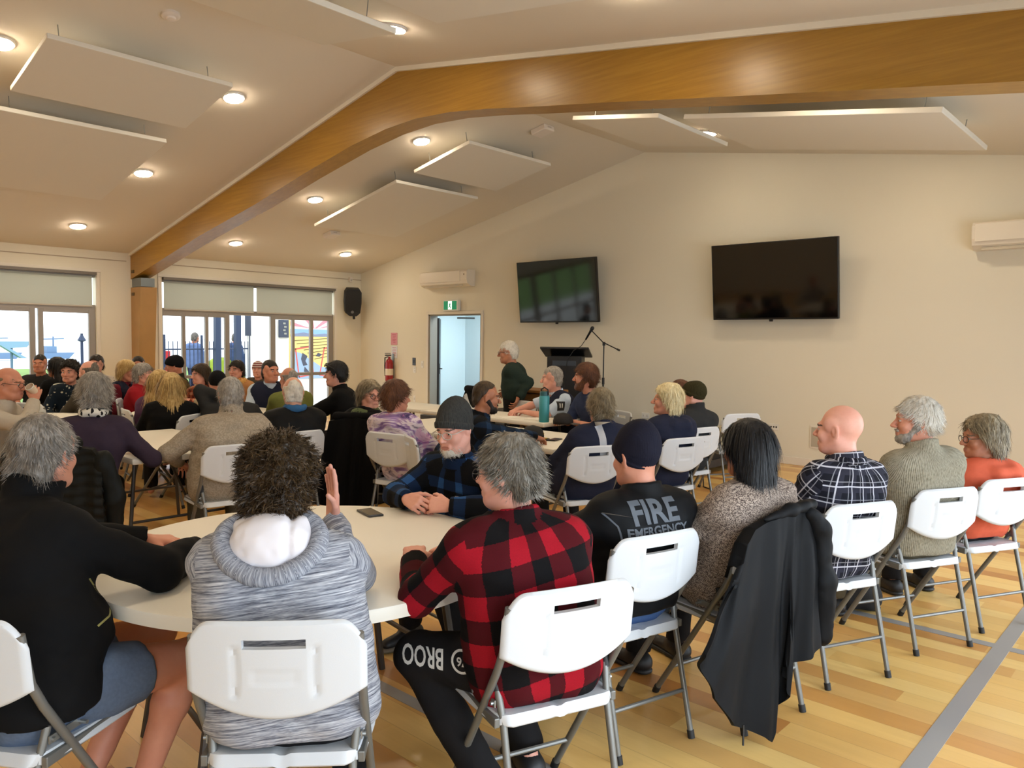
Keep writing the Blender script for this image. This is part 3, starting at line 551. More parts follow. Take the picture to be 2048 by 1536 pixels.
# ================================================================== FURNITURE
M_HDPE = plain('moulded_white_plastic', (208, 212, 216), 0.38, spec=0.45, bump=0.05, bscale=500)
M_TUBE = plain('grey_steel_tube', (118, 118, 114), 0.38, 0.35, var=0.08)
M_CAP = plain('black_rubber', (18, 18, 18), 0.6)
M_TOP = plain('table_plastic', (232, 227, 214), 0.42, spec=0.4, bump=0.04, bscale=350)
M_LEG = plain('table_leg_grey', (70, 66, 62), 0.45, 0.4)
def make_chair():
    """white blow moulded folding chair; the sitter faces +y"""
    t = thing('folding_chair', 'x', 'chair', (0, 0, 0), 0, 'white folding chairs')
    # backrest: a curved shell with rounded top, bowed lower edge and a hand slot
    W2 = 0.23; nu, nv = 48, 34; zt, slot = 0.845, (-0.08, 0.08, 0.772, 0.797)
    def lim(u):
        a = abs(u)/W2
        top = zt-0.006*a*a-(0.075*(max(0, (a-0.70)/0.30))**2.4)
        bot = 0.575+0.075*a**2.0; return bot, top
    def mid(u, z): return -0.262+0.115*(0.845-z)+0.028*(u/W2)**2
    us = list(np.linspace(-W2, W2, nu)); us = sorted(us+[slot[0], slot[1], slot[0]+0.008, slot[1]-0.008]); zs_n = nv
    mb = MB(); V = []; F = []; gz = []
    fr = sorted(list(np.linspace(0, 1, nv))); 
    for side in (0, 1):
        for u in us:
            b, tp = lim(u)
            for k in range(nv):
                z = b+(tp-b)*fr[k]
                if abs(u) < 0.1:                                   # snap two rows onto the slot edges
                    i1, i2 = 25, 28; zz = np.interp(k, [0, i1, i2, nv-1], [b, slot[2], slot[3], tp]); z = zz
                elif abs(u) < 0.16:
                    w = (abs(u)-0.1)/0.06; i1, i2 = 25, 28; zz = np.interp(k, [0, i1, i2, nv-1], [b, slot[2], slot[3], tp]); z = zz*(1-w)+z*w
                e = min(1.0, min((tp-z), (z-b), (W2-abs(u)))/0.012); th = 0.012*math.sqrt(max(0.03, 1-(1-max(e, 0))**2))
                g = 0.0
                if side == 0:                                      # moulded grooves and the raised centre on the outer face
                    c = 0.098+0.018*((0.70-z)/0.1)**2*(1 if z < 0.70 else 0.4); dgr = abs(abs(u)-c)
                    if 0.64 < z < 0.775: g = -0.006*math.exp(-(dgr/0.007)**2)
                    if abs(u) < 0.055 and 0.675 < z < 0.715: g += -0.002
                    if abs(abs(u)-0.205) < 0.004 and z < 0.78: g += -0.004
                V.append((u, mid(u, z)+(-(th+g) if side == 0 else th*0.6), z))
    n1 = len(us)*nv; idx = lambda s, i, k: s*n1+i*nv+k
    hole = lambda i, k: us[i] >= slot[0]-1e-9 and us[i+1] <= slot[1]+1e-9 and 25 <= k < 28
    for i in range(len(us)-1):
        for k in range(nv-1):
            if hole(i, k): continue
            F.append((idx(0, i, k), idx(0, i+1, k), idx(0, i+1, k+1), idx(0, i, k+1))); F.append((idx(1, i, k), idx(1, i, k+1), idx(1, i+1, k+1), idx(1, i+1, k)))
    for i in range(len(us)-1):
        for k in (0, nv-1):
            q = (idx(0, i, k), idx(1, i, k), idx(1, i+1, k), idx(0, i+1, k)); F.append(q if k == 0 else q[::-1])
        for k in (25, 28):
            if us[i] >= slot[0]-1e-9 and us[i+1] <= slot[1]+1e-9: F.append((idx(0, i, k), idx(0, i+1, k), idx(1, i+1, k), idx(1, i, k)))
    for k in range(nv-1):
        for i in (0, len(us)-1): F.append((idx(0, i, k), idx(0, i, k+1), idx(1, i, k+1), idx(1, i, k)))
        if 25 <= k < 28:
            for i in (us.index(slot[0]), us.index(slot[1])): F.append((idx(0, i, k), idx(1, i, k), idx(1, i, k+1), idx(0, i, k+1)))
    mb.add(V, F); mb.build('backrest', M_HDPE, t, smooth=42, fix=True)
    # seat: rounded dished slab with a split along the middle of the rear edge
    mb = MB(); V = []; F = []; nu, nv = 30, 26; 
    for side in (0, 1):
        for i in range(nu):
            for k in range(nv):
                a, c = -1+2*i/(nu-1), -1+2*k/(nv-1); rr = 0.16
                x = a*0.225*(1-0.06*max(0, -c)); y = c*0.205; m = max(abs(a), abs(c)); corner = max(0, abs(a)-0.8)*max(0, abs(c)-0.8)*25
                x *= 1-0.10*corner; y *= 1-0.10*corner
                ed = min(1.0, (1-m)/0.10); z = 0.452-0.012*(1-a*a)*(1-c*c)+(-0.03*(1-ed)**2)
                if side == 0:
                    if abs(a) < 0.06 and c < -0.6: z -= 0.006
                    V.append((x, y+0.02, z))
                else: V.append((x*0.985, y*0.985+0.02, 0.417+0.006*ed))
    n1 = nu*nv
    for i in range(nu-1):
        for k in range(nv-1):
            a = i*nv+k; F.append((a, a+nv, a+nv+1, a+1)); F.append((n1+a, n1+a+1, n1+a+nv+1, n1+a+nv))
    for i in range(nu-1):
        for k in (0, nv-1): a = i*nv+k; F.append((a, a+nv, n1+a+nv, n1+a))
    for k in range(nv-1):
        for i in (0, nu-1): a = i*nv+k; F.append((a, a+1, n1+a+1, n1+a))
    mb.add(V, F); mb.build('seat', M_HDPE, t, smooth=50, fix=True)
    for s in (-1, 1):
        x = s*0.215
        mb = MB(); mb.tube([(x*0.98, -0.232, 0.80), (x, -0.205, 0.66), (x, -0.165, 0.585), (x, 0.0, 0.33), (x, 0.205, 0.02)], 0.0125, 10); o = mb.build('front_leg', M_TUBE, t, smooth=40)
        mb = MB(); mb.tube([(x, 0.199, 0.03), (x, 0.215, 0.0)], 0.0155, 10); mb.build('rubber_foot', M_CAP, o, smooth=40)
        x = s*0.185
        mb = MB(); mb.tube([(x+s*0.012, -0.12, 0.555), (x, -0.155, 0.42), (x, -0.255, 0.02)], 0.0115, 10); o = mb.build('rear_leg', M_TUBE, t, smooth=40)
        mb = MB(); mb.tube([(x, -0.2525, 0.03), (x, -0.26, 0.0)], 0.0145, 10); mb.build('rubber_foot', M_CAP, o, smooth=40)
        mb = MB(); mb.tube([(x+s*0.0125, -0.118, 0.562), (x+s*0.011, -0.129, 0.515)], 0.0135, 10); mb.build('black_cap', M_CAP, o, smooth=40)
        mb = MB(); mb.box((s*0.206, -0.075, 0.478), (0.004, 0.13, 0.022)); mb.tube([(s*0.19, -0.13, 0.478), (s*0.217, -0.13, 0.478)], 0.006, 8); mb.tube([(s*0.19, -0.03, 0.478), (s*0.232, -0.03, 0.478)], 0.006, 8); mb.build('hinge_link', M_STEEL, t)
        mb = MB(); mb.box((s*0.208, 0.02, 0.428), (0.018, 0.36, 0.03), bev=0.003); mb.build('seat_rail', M_TUBE, t)
    mb = MB(); mb.tube([(-0.185, -0.215, 0.18), (0.185, -0.215, 0.18)], 0.0085, 8); mb.build('rear_stretcher', M_TUBE, t, smooth=40)
    mb = MB(); mb.tube([(-0.215, 0.118, 0.15), (0.215, 0.118, 0.15)], 0.0085, 8); mb.build('front_stretcher', M_TUBE, t, smooth=40)
    return t
CH0 = make_chair(); _cu = [0]
def chair(x, y, face, label):
    if _cu[0] == 0: o = CH0; o.location = (x, y, 0); o.rotation_euler = (0, 0, math.radians(face-90)); o['label'] = label
    else: o = dup(CH0, (x, y, 0), math.radians(face-90), label)
    _cu[0] += 1; return o
for a in [(-1.92, 1.18, 137, 'white folding chair in front of the camera under the woman in the striped hoodie'),
    (-2.50, 0.65, 122, 'white folding chair cut by the left edge under the man in shorts'),
    (-1.60, 1.86, 160, 'white folding chair under the man in the red checked jacket'),
    (-1.765, 2.56, 165, 'white folding chair under the person in the navy beanie and FIRE jacket'),
    (-1.53, 3.08, 166, 'folding chair mostly hidden by the black jacket draped over it'),
    (-1.39, 3.76, 155, 'white folding chair under the bald man in the checked shirt'),
    (-1.20, 4.47, 153, 'white folding chair under the man in the grey jersey'),
    (-1.03, 5.06, 153, 'white folding chair at the right edge under the woman in orange'),
    (-3.37, 4.39, 159, 'white folding chair under the man in navy with a grey back stripe'),
    (-3.20, 5.24, 165, 'white folding chair under the blonde woman in the dark jacket'),
    (-3.46, 5.98, 168, 'white folding chair under the man in the dark green beanie'),
    (-5.08, 2.57, 172, 'white folding chair under the man in the fawn fleece'),
    (-5.44, 3.24, 184, 'white folding chair under the bald man with a blue collar'),
    (-4.73, 3.92, 100, 'white folding chair under the woman in the tie dye top'),
    (-5.61, 4.14, 128, 'folding chair under the long black coat behind the woman with glasses'),
    (-6.57, 4.71, 222, 'white folding chair under the dark suited man with sunglasses on his head'),
    (-7.29, 4.50, 190, 'white folding chair under the man in the olive jersey'),
    (-7.86, 3.22, 80, 'white folding chair under the fair haired woman in purple'),
    (-9.10, 3.62, 62, 'white folding chair beside the grey haired woman in red'),
    (-7.18, 3.08, 215, 'white folding chair under the long haired blonde woman'),
    (-9.30, 2.72, 112, 'white folding chair beyond the man drinking from a cup'),
    (-5.44, 1.74, 140, 'folding chair under the woman in the purple jersey'),
    (-2.86, 2.70, 262, 'white folding chair behind the man in the grey beanie'),
    (-4.33, 3.92, 62, 'white folding chair under the bald bearded man in dark plaid'),
    (-6.1, 6.62, 262, 'white folding chair with the standing man resting a hand on it'),
    (-6.99, 1.62, 52, 'white folding chair under the man drinking from a cup'),
    (-7.40, 7.02, 262, 'folding chair under the black jacket by the doorway'),
    (-5.34, 6.68, 250, 'folding chair under the police officer at the papers table'),
    (-4.68, 6.46, 246, 'folding chair under the bearded man in the navy T shirt'),
    (-3.80, 7.55, 150, 'empty white folding chair by the stage with a laptop on its seat')]: chair(*a)
def legset(t, pts, r=0.0125, name='leg'):
    for P in pts:
        mb = MB(); mb.tube(P, r, 8); mb.build(name, M_LEG, t, smooth=40)
def round_table(x, y, r, lab, rz=0.0):
    t = thing('round_table', lab, 'table', (x, y, 0), rz, 'white folding tables')
    mb = MB(); mb.lathe([(0.0, 0.74), (r-0.012, 0.74), (r-0.003, 0.737), (r, 0.73), (r, 0.695), (r-0.02, 0.69), (r-0.03, 0.70), (0, 0.70)], 96, cap=False); mb.build('tabletop', M_TOP, t, smooth=35)
    for s in (-1, 1):
        legset(t, [[(s*0.42, d*0.30, 0.70), (s*0.52, d*0.34, 0.0)] for d in (-1, 1)], 0.0165)
        mb = MB(); mb.tube([(s*0.48, -0.33, 0.28), (s*0.48, 0.33, 0.28)], 0.011, 8); mb.build('leg_brace', M_LEG, t, smooth=40); mb = MB(); mb.tube([(s*0.42, -0.30, 0.685), (s*0.42, 0.30, 0.685)], 0.013, 8); mb.build('leg_crossbar', M_LEG, t, smooth=40)
        mb = MB(); mb.tube([(s*0.455, 0, 0.40), (s*0.10, 0, 0.69)], 0.009, 8); mb.build('folding_strut', M_LEG, t, smooth=40)
    return t
def trestle(x0, x1, y0, y1, lab):
    cx, cy, lx, ly = (x0+x1)/2, (y0+y1)/2, x1-x0, y1-y0; long = lx >= ly; L, D = (lx, ly) if long else (ly, lx)
    t = thing('trestle_table', lab, 'table', (cx, cy, 0), 0 if long else PI/2, 'white folding tables')
    mb = MB(); mb.box((0, 0, 0.717), (L, D, 0.046), bev=0.014); mb.build('tabletop', M_TOP, t, smooth=30)
    for s in (-1, 1):
        X = s*(L/2-0.22); legset(t, [[(X, -D/2+0.1, 0.69), (X+s*0.03, -D/2+0.04, 0)], [(X, D/2-0.1, 0.69), (X+s*0.03, D/2-0.04, 0)]], 0.014)
        mb = MB(); mb.tube([(X+s*0.02, -D/2+0.06, 0.26), (X+s*0.02, D/2-0.06, 0.26)], 0.010, 8); mb.build('leg_brace', M_LEG, t, smooth=40)
        mb = MB(); mb.tube([(X+s*0.01, 0, 0.36), (X-s*0.38, 0, 0.685)], 0.009, 8); mb.build('folding_strut', M_LEG, t, smooth=40)
    return t
round_table(-2.60, 1.65, 0.78, 'large round white folding table in the foreground', 1.41)
trestle(-6.84, -5.31, 2.04, 2.98, 'white folding table in front of the man in the fawn fleece')
round_table(-8.25, 3.93, 0.72, 'round white folding table with papers by the windows', 0.4)
trestle(-6.05, -3.70, 4.50, 5.40, 'white folding table with the black and yellow cap and phone')
trestle(-6.86, -4.95, 5.87, 6.48, 'white folding table with papers in front of the police officer')
trestle(-8.75, -6.90, 5.90, 6.55, 'white folding table near the doorway')
round_table(-8.45, 2.25, 0.72, 'round white folding table at far left by the window', 0.2)
# ------------------------------------------------------------------ stage, lectern, microphone stand
M_STG = plain('stage_charcoal', (50, 49, 50), 0.65, var=0.1); M_STGF = plain('stage_black', (18, 18, 19), 0.7)
t = thing('stage_platform', 'low charcoal stage platform along the screen wall', 'stage', (-6.75, 8.78, 0))
mb = MB(); mb.box((0, 0, 0.365), (4.7, 1.96, 0.07), bev=0.006); mb.build('deck', M_STG, t)
mb = MB(); mb.box((0, -0.955, 0.215), (4.66, 0.03, 0.23)); mb.build('front_skirt', M_STGF, t)
mb = MB(); mb.box((2.33, -0.1, 0.12), (0.04, 1.7, 0.09)); mb.build('end_rail', M_STG, t)
mb = MB(); mb.box((2.31, 0.25, 0.25), (0.03, 1.3, 0.17)); mb.build('end_skirt', M_STGF, t)
for x in (-2.28, 0, 2.28):
    for y in (-0.9, 0.9): mb = MB(); mb.box((x, y, 0.165), (0.05, 0.05, 0.33)); mb.build('leg', M_STGF, t)
t = thing('lectern', 'black lectern standing on the stage under the left screen', 'lectern', (-6.98, 8.75, 0.40), math.radians(30)); M_LEC = plain('lectern_black', (15, 15, 17), 0.45)
mb = MB(); mb.box((0, 0, 0.48), (0.50, 0.36, 0.94), bev=0.006); mb.build('body', M_LEC, t)
mb = MB(); mb.box((0, 0.03, 1.005), (0.70, 0.50, 0.03), bev=0.006, M=Matrix.Rotation(math.radians(-15), 3, 'X')); mb.build('sloping_top', M_LEC, t)
mb = MB(); mb.box((0, -0.184, 0.85), (0.34, 0.008, 0.07)); mb.build('name_strip', plain('lectern_strip', (52, 60, 70), 0.4), t)
mb = MB(); mb.box((0, 0, 0.012), (0.56, 0.44, 0.024), bev=0.004); mb.build('base', M_LEC, t)
t = thing('microphone_stand', 'black boom microphone stand beside the lectern', 'microphone stand', (-6.22, 8.62, 0.40)); M_MIC = plain('stand_black', (20, 20, 21), 0.4, 0.3)
mb = MB(); mb.tube([(0, 0, 0.06), (0, 0, 0.62)], 0.013, 10); mb.tube([(0, 0, 0.6), (0, 0, 1.13)], 0.009, 10); mb.build('pole', M_MIC, t, smooth=40)
mb = MB(); mb.lathe([(0.018, 0), (0.018, 0.09)], 12, (0, 0, 0.58)); mb.lathe([(0.02, 0), (0.02, 0.05)], 12, (0, 0, 1.11)); mb.build('clutch', M_MIC, t, smooth=40)
bm_ = [(0.24, 0.03, 1.12), (0, -0.02, 1.15), (-0.20, -0.05, 1.34)]; bm_ = [(0.26, 0.0, 1.05), (0.0, -0.02, 1.155), (-0.19, -0.03, 1.315)]
mb = MB(); mb.tube(bm_, 0.008, 8); mb.tube([(0.26, 0, 1.05), (0.22, 0, 1.066)], 0.014, 8); mb.build('boom', M_MIC, t, smooth=40)
for k in range(3):
    a = k*2*PI/3+0.5; mb = MB(); mb.tube([(0, 0, 0.16), (0.28*math.cos(a), 0.28*math.sin(a), 0.015)], 0.008, 8); mb.build('leg', M_MIC, t, smooth=40)
t = thing('microphone', 'black handheld microphone clipped to the boom below the left screen', 'microphone', (-6.42, 8.59, 1.72)); t.rotation_euler = (0, math.radians(35), 0)
mb = MB(); mb.lathe([(0.012, -0.16), (0.016, -0.03), (0.02, 0.0)], 14); mb.build('handle', M_MIC, t, smooth=True); mb = MB(); mb.lathe([(0.02, 0.0), (0.027, 0.02), (0.026, 0.045), (0.012, 0.062)], 14); mb.build('grille_head', plain('mic_grille', (48, 48, 50), 0.4, 0.6), t, smooth=True)
mb = MB(); mb.tube([(-6.52, 8.59, 1.58), (-6.58, 8.58, 1.50), (-6.70, 8.56, 1.43), (-6.80, 8.55, 1.30), (-6.84, 8.54, 0.9), (-6.9, 8.5, 0.45), (-6.7, 8.45, 0.408), (-6.3, 8.5, 0.408)], 0.005, 6)
tag(mb.build('microphone_cable', M_BLACK, smooth=True), 'thin black cable hanging from the microphone over the lectern', 'cable')
t = thing('wooden_cabinet', 'brown wooden cabinet behind the police officer', 'cabinet', (-6.42, 7.45, 0)); M_OAK = plain('brown_timber', (134, 92, 48), 0.45, var=0.2, vscale=4)
mb = MB(); mb.box((0, 0, 0.45), (0.62, 0.42, 0.90), bev=0.005); mb.build('carcass', M_OAK, t); mb = MB(); mb.box((0, 0, 0.93), (0.68, 0.46, 0.035), bev=0.006); mb.build('top', M_OAK, t)
mb = MB(); mb.box((0, -0.214, 0.45), (0.54, 0.008, 0.76), bev=0.003); o = mb.build('door', plain('cabinet_door', (120, 80, 40), 0.45, var=0.2, vscale=4), t); mb = MB(); mb.lathe([(0.012, 0), (0.015, 0.015)], 12); k = mb.build('knob', M_STEEL, o); k.location = (0.2, -0.22, 0.5); k.rotation_euler = (PI/2, 0, 0)
mb = MB(); mb.tube([(-4.42, 8.1, 0.06), (-4.3, 7.95, 0.01), (-4.05, 7.5, 0.007), (-3.85, 7.38, 0.007), (-3.6, 7.5, 0.007), (-3.2, 7.9, 0.007), (-2.9, 8.5, 0.007)], 0.006, 6); tag(mb.build('floor_cable', M_BLACK, smooth=True), 'thin black cable on the floor at the end of the stage', 'cable')
# ------------------------------------------------------------------ small things on the tables and chairs
def phone(x, y, z, rz, lab, c=(24, 24, 26)):
    t = thing('mobile_phone', lab, 'phone', (x, y, z), rz); mb = MB(); mb.box((0, 0, 0.0045), (0.075, 0.155, 0.009), bev=0.004); mb.build('case', plain('phone_case_%d' % c[0], c, 0.35), t); mb = MB(); mb.box((0, 0, 0.0093), (0.066, 0.142, 0.0008)); mb.build('display', plain('phone_glass_%d' % c[0], (c[0]+22, c[1]+20, c[2]+14), 0.15), t)
phone(-2.905, 2.185, 0.741, math.radians(75), 'dark phone lying on the foreground round table', (42, 39, 36)); phone(-4.03, 4.92, 0.741, math.radians(15), 'black phone on the table beside the black and yellow cap')
t = thing('drink_bottle', 'tall teal drink bottle with a black loop lid', 'bottle', (-5.02, 5.95, 0.741)); M_TEAL = plain('teal_bottle', (62, 150, 158), 0.35)
mb = MB(); mb.lathe([(0.0, 0), (0.05, 0.0), (0.053, 0.01), (0.053, 0.25), (0.045, 0.27)], 24); mb.build('flask', M_TEAL, t, smooth=40); mb = MB(); mb.lathe([(0.046, 0.268), (0.046, 0.305), (0.04, 0.312)], 20); mb.build('lid', plain('teal_lid', (30, 84, 90), 0.4), t, smooth=40)
mb = MB(); mb.tube([(-0.03, 0, 0.30), (-0.045, 0, 0.33), (0, 0, 0.352), (0.045, 0, 0.33), (0.05, 0, 0.28)], 0.007, 8); mb.build('carry_loop', M_BLACK, t, smooth=True)
def cap(x, y, z, rz, lab, c1, c2, nm):
    t = thing('baseball_cap', lab, 'cap', (x, y, z), rz); m1, m2 = plain(nm+'_crown', c1, 0.8), plain(nm+'_peak', c2, 0.7)
    mb = MB(); mb.lathe([(0.09, 0.0), (0.092, 0.03), (0.082, 0.07), (0.055, 0.10), (0.01, 0.112)], 24, sy=1.12); mb.build('crown', m1, t, smooth=True)
    mb = MB(); n = 14; V = []; F = []
    for h in (0.012, 0.005):
        for k in range(n+1):
            a = -1.15+2.3*k/n; r0, r1 = 0.088, 0.088+0.075*math.cos(a*0.9)
            V += [(r0*math.sin(a), -1.12*r0*math.cos(a), h), (r1*math.sin(a), -1.12*r1*math.cos(a), h-0.006)]
    m = 2*(n+1)
    for k in range(n): F += [(2*k, 2*k+1, 2*k+3, 2*k+2), (m+2*k, m+2*k+2, m+2*k+3, m+2*k+1), (2*k+1, m+2*k+1, m+2*k+3, 2*k+3)]
    mb.add(V, F); mb.build('peak', m2, t, smooth=True, fix=True); return t
o = cap(-4.22, 4.86, 0.741, math.radians(70), 'black cap with yellow panels lying on the table', (18, 17, 16), (22, 20, 18), 'capby')
mb = MB(); mb.box((0.0, -0.125, 0.016), (0.12, 0.03, 0.004)); mb.box((0.06, -0.03, 0.06), (0.05, 0.05, 0.012), rz=0.5, M=Matrix.Rotation(0.9, 3, 'Y')); mb.build('yellow_panel', plain('cap_yellow', (208, 176, 48), 0.7), o)
cap(-4.78, 5.96, 0.741, math.radians(150), 'dark cap with a grey brown peak beside the teal bottle', (26, 22, 22), (92, 84, 78), 'capgb')
M_PAPER = plain('paper', (236, 232, 222), 0.7)
for x, y, z, rz, lab in [(-8.05, 3.92, 0.741, 0.4, 'white papers on the round table by the windows'), (-5.25, 6.16, 0.741, 0.1, 'white paper on the police officer\'s table'), (-7.75, 6.3, 0.741, 0.2, 'white paper on the table near the doorway'), (-4.98, 6.3, 0.741, 0.5, 'crumpled white paper behind the dark cap'), (-5.55, 6.05, 0.741, -0.2, 'white paper at the left of the officer\'s table')]:
    mb = MB(); mb.box((0, 0, 0.0015), (0.21, 0.297, 0.003)); o = mb.build('paper_sheet', M_PAPER); o.location = (x, y, z); o.rotation_euler = (0, 0, rz); tag(o, lab, 'paper')
mb = MB(); mb.tube([(0, 0, 0.006), (0.14, 0.02, 0.006)], 0.005, 8); o = mb.build('pen', plain('blue_pen', (40, 48, 90), 0.4)); o.location = (-7.86, 3.82, 0.741); tag(o, 'dark blue pen beside the papers by the windows', 'pen')
t = thing('laptop', 'open laptop on the seat of the empty chair by the stage', 'laptop', (-3.70, 7.62, 0.462), math.radians(60)); M_LAP = plain('laptop_grey', (160, 156, 140), 0.4, 0.3)
mb = MB(); mb.box((0, 0, 0.008), (0.32, 0.22, 0.014), bev=0.004); mb.build('keyboard_base', M_LAP, t)
mb = MB(); mb.box((0, 0.135, 0.115), (0.32, 0.010, 0.215), bev=0.004, M=Matrix.Rotation(math.radians(-14), 3, 'X')); o = mb.build('lid', plain('laptop_lid', (214, 204, 176), 0.45), t)
mb = MB(); mb.box((0, 0.128, 0.115), (0.29, 0.003, 0.185), M=Matrix.Rotation(math.radians(-14), 3, 'X')); mb.build('display', plain('laptop_screen', (112, 104, 70), 0.25), o)
def bag(x, y, lab, w=0.34, c=(20, 20, 21)):
    t = thing('bag', lab, 'bag', (x, y, 0), 0.4); m = plain('bag_%d' % c[0], c, 0.75)
    V, Q = surf([rc((-w/2, 0, 0.09), (w/2, 0, 0.09), 0.085, k=0.04), rc((-w/2.6, 0, 0.2), (w/2.6, 0, 0.19), 0.075, k=0.06)], 0.018, lambda p, f: f+0.012*vnoise(p*14)); mb = MB(); mb.add(V, Q.tolist()); mb.build('body', m, t, smooth=True)
    mb = MB(); mb.tube([(-0.1, 0, 0.25), (-0.07, 0.01, 0.34), (0.07, 0.01, 0.34), (0.1, 0, 0.25)], 0.010, 8); mb.build('handle', m, t, smooth=True)
bag(-7.30, 3.62, 'black bag on the floor under the windowside table'); bag(-6.30, 4.45, 'black bag on the floor beside the dark suited man', 0.3); bag(-1.62, 4.62, 'black bag on the floor beneath the grey jersey man\'s chair', 0.36)
# ------------------------------------------------------------------ outside the windows
M_WW = plain('outside_white_wall', (236, 236, 232), 0.7); M_FEN = plain('fence_flare_blue', (44, 58, 84), 0.5, 0.2)  # blue cast of window flare put into the fence and post colour
mb = MB(); mb.box((-18.2, 11.0, 1.4), (0.12, 2.4, 2.9)); tag(mb.build('outside_wall', M_WW), 'white outside wall seen through the open sliding door', 'wall')
t = thing('fence', 'dark steel picket fence outside the right hand windows', 'fence', (0, 0, 0)); P0, P1 = Vector((-16.4, 6.6, 0)), Vector((-18.0, 9.75, 0)); n = 26
mb = MB()
for z in (0.25, 1.28): mb.tube([P0+Vector((0, 0, z)), P1+Vector((0, 0, z))], 0.02, 6)
mb.build('rail', M_FEN, t)
for k in range(n+1):
    p = P0.lerp(P1, k/n); mb = MB(); big = k % 9 == 4; mb.tube([p, p+Vector((0, 0, 1.6 if big else 1.46))], 0.03 if big else 0.010, 6); mb.build('post' if big else 'picket', M_FEN, t)
t = thing('hanging_sign', 'dark sign board with pale lettering hung outside the open door', 'sign', (-18.05, 9.78, 1.86)); mb = MB(); mb.box((0, 0, 0), (0.05, 0.14, 0.52)); mb.build('board', plain('sign_slate', (58, 66, 84), 0.6), t)
mb = MB(); mb.tube([(-0.03, 0.06, -1.9), (-0.03, 0.06, 0.26)], 0.015, 6); mb.build('post', M_FEN, t)
t = thing('wall_sign', 'dark slate sign with pale marks on the outside wall', 'sign', (-18.10, 10.83, 1.8)); mb = MB(); mb.box((0, 0, 0), (0.05, 0.30, 0.46)); mb.build('board', plain('sign_slate', (58, 66, 84), 0.6), t)
mb = MB(); [mb.box((0.03, 0.03*((k % 2)-0.5), 0.14-0.09*k), (0.01, 0.07, 0.045)) for k in range(4)]; mb.build('pale_marks', plain('sign_pale', (150, 150, 140), 0.6), t)
# mural board: sunset rays, sea, yellow fields and tilted red frames
t = thing('mural_board', 'painted mural of yellow fields, sea and sunset rays outside the right panes', 'mural', (-16.6, 10.75, 1.30), 0.0)
for y in (-0.55, 0.55): mb = MB(); mb.box((-0.055, y, -0.29), (0.05, 0.05, 2.08)); mb.build('support_post', M_FEN, t)
mb = MB(); mb.box((0, 0, 0), (0.06, 1.35, 1.5)); mb.build('board', plain('mural_yellow', (226, 196, 120), 0.7), t)
def flat(nm, c, polys, dx):
    mb = MB(); [mb.prism(p, 0.03+dx, 0.033+dx, 'x') for p in polys]; mb.build(nm, plain('mural_'+nm, c, 0.7), t, fix=True)
flat('sky_panel', (240, 214, 206), [[(-0.67, 0.48), (0.67, 0.48), (0.67, 0.74), (-0.67, 0.74)]], 0.001)
flat('sun_rays', (226, 130, 140), [[(0.0, 0.50), (0.06, 0.50), (0.5, 0.74), (0.3, 0.74)], [(-0.05, 0.50), (0.0, 0.50), (-0.05, 0.74), (-0.3, 0.74)], [(0.1, 0.5), (0.67, 0.58), (0.67, 0.66)], [(-0.1, 0.5), (-0.67, 0.56), (-0.67, 0.66)]], 0.004)
flat('sea_band', (130, 166, 208), [[(-0.67, 0.36), (0.67, 0.36), (0.67, 0.48), (-0.67, 0.48)]], 0.002)
flat('hills', (120, 128, 150), [[(-0.67, 0.30), (0.67, 0.30), (0.67, 0.34), (0.3, 0.38), (0.0, 0.35), (-0.3, 0.40), (-0.67, 0.35)]], 0.004)
flat('field_lines', (60, 54, 30), [[(-0.6+0.1*k, 0.2-0.075*k), (0.66, 0.28-0.07*k), (0.66, 0.268-0.07*k), (-0.6+0.1*k, 0.186-0.075*k)] for k in range(7)], 0.003)
flat('water_corner', (150, 172, 196), [[(-0.67, -0.74), (0.67, -0.74), (0.67, -0.52), (0.2, -0.45), (-0.4, -0.1), (-0.67, -0.05)]], 0.002)
def frame(cx, cz, w, h, a):
    r = []
    for x0, x1, z0, z1 in ((-w, w, h-0.03, h), (-w, w, -h, -h+0.03), (-w, -w+0.03, -h, h), (w-0.03, w, -h, h)):
        r.append([(cx+x*math.cos(a)-z*math.sin(a), cz+x*math.sin(a)+z*math.cos(a)) for x, z in ((x0, z0), (x1, z0), (x1, z1), (x0, z1))])
    return r
flat('red_frames', (214, 90, 82), frame(-0.28, -0.32, 0.22, 0.36, 0.14)+frame(0.45, -0.36, 0.25, 0.36, -0.2), 0.005)
flat('dark_shapes', (70, 72, 84), [[(-0.34, -0.1), (-0.2, -0.18), (-0.26, -0.3), (-0.2, -0.4), (-0.32, -0.42), (-0.38, -0.25)], [(-0.28, -0.44), (-0.12, -0.6), (-0.2, -0.64), (-0.3, -0.56)], [(0.1, -0.1), (0.22, -0.14), (0.14, -0.2), (0.04, -0.18)]], 0.006)
t = thing('lamp_post', 'dark lamp post outside the left hand windows', 'lamp post', (-18.0, 5.91, 0)); mb = MB(); mb.tube([(0, 0, 0), (0, 0, 0.95)], 0.045, 8); mb.tube([(0, 0, 0.95), (0, 0, 1.6)], 0.03, 8); mb.build('pole', M_FEN, t); mb = MB(); mb.lathe([(0.03, 0), (0.09, 0.03), (0.06, 0.08), (0.02, 0.16)], 10, (0, 0, 1.42)); mb.build('lantern', M_FEN, t)
M_FAR = plain('far_boats_flare_blue', (96, 122, 150), 0.7)  # bluish, washed look of flare put into the boats' colour
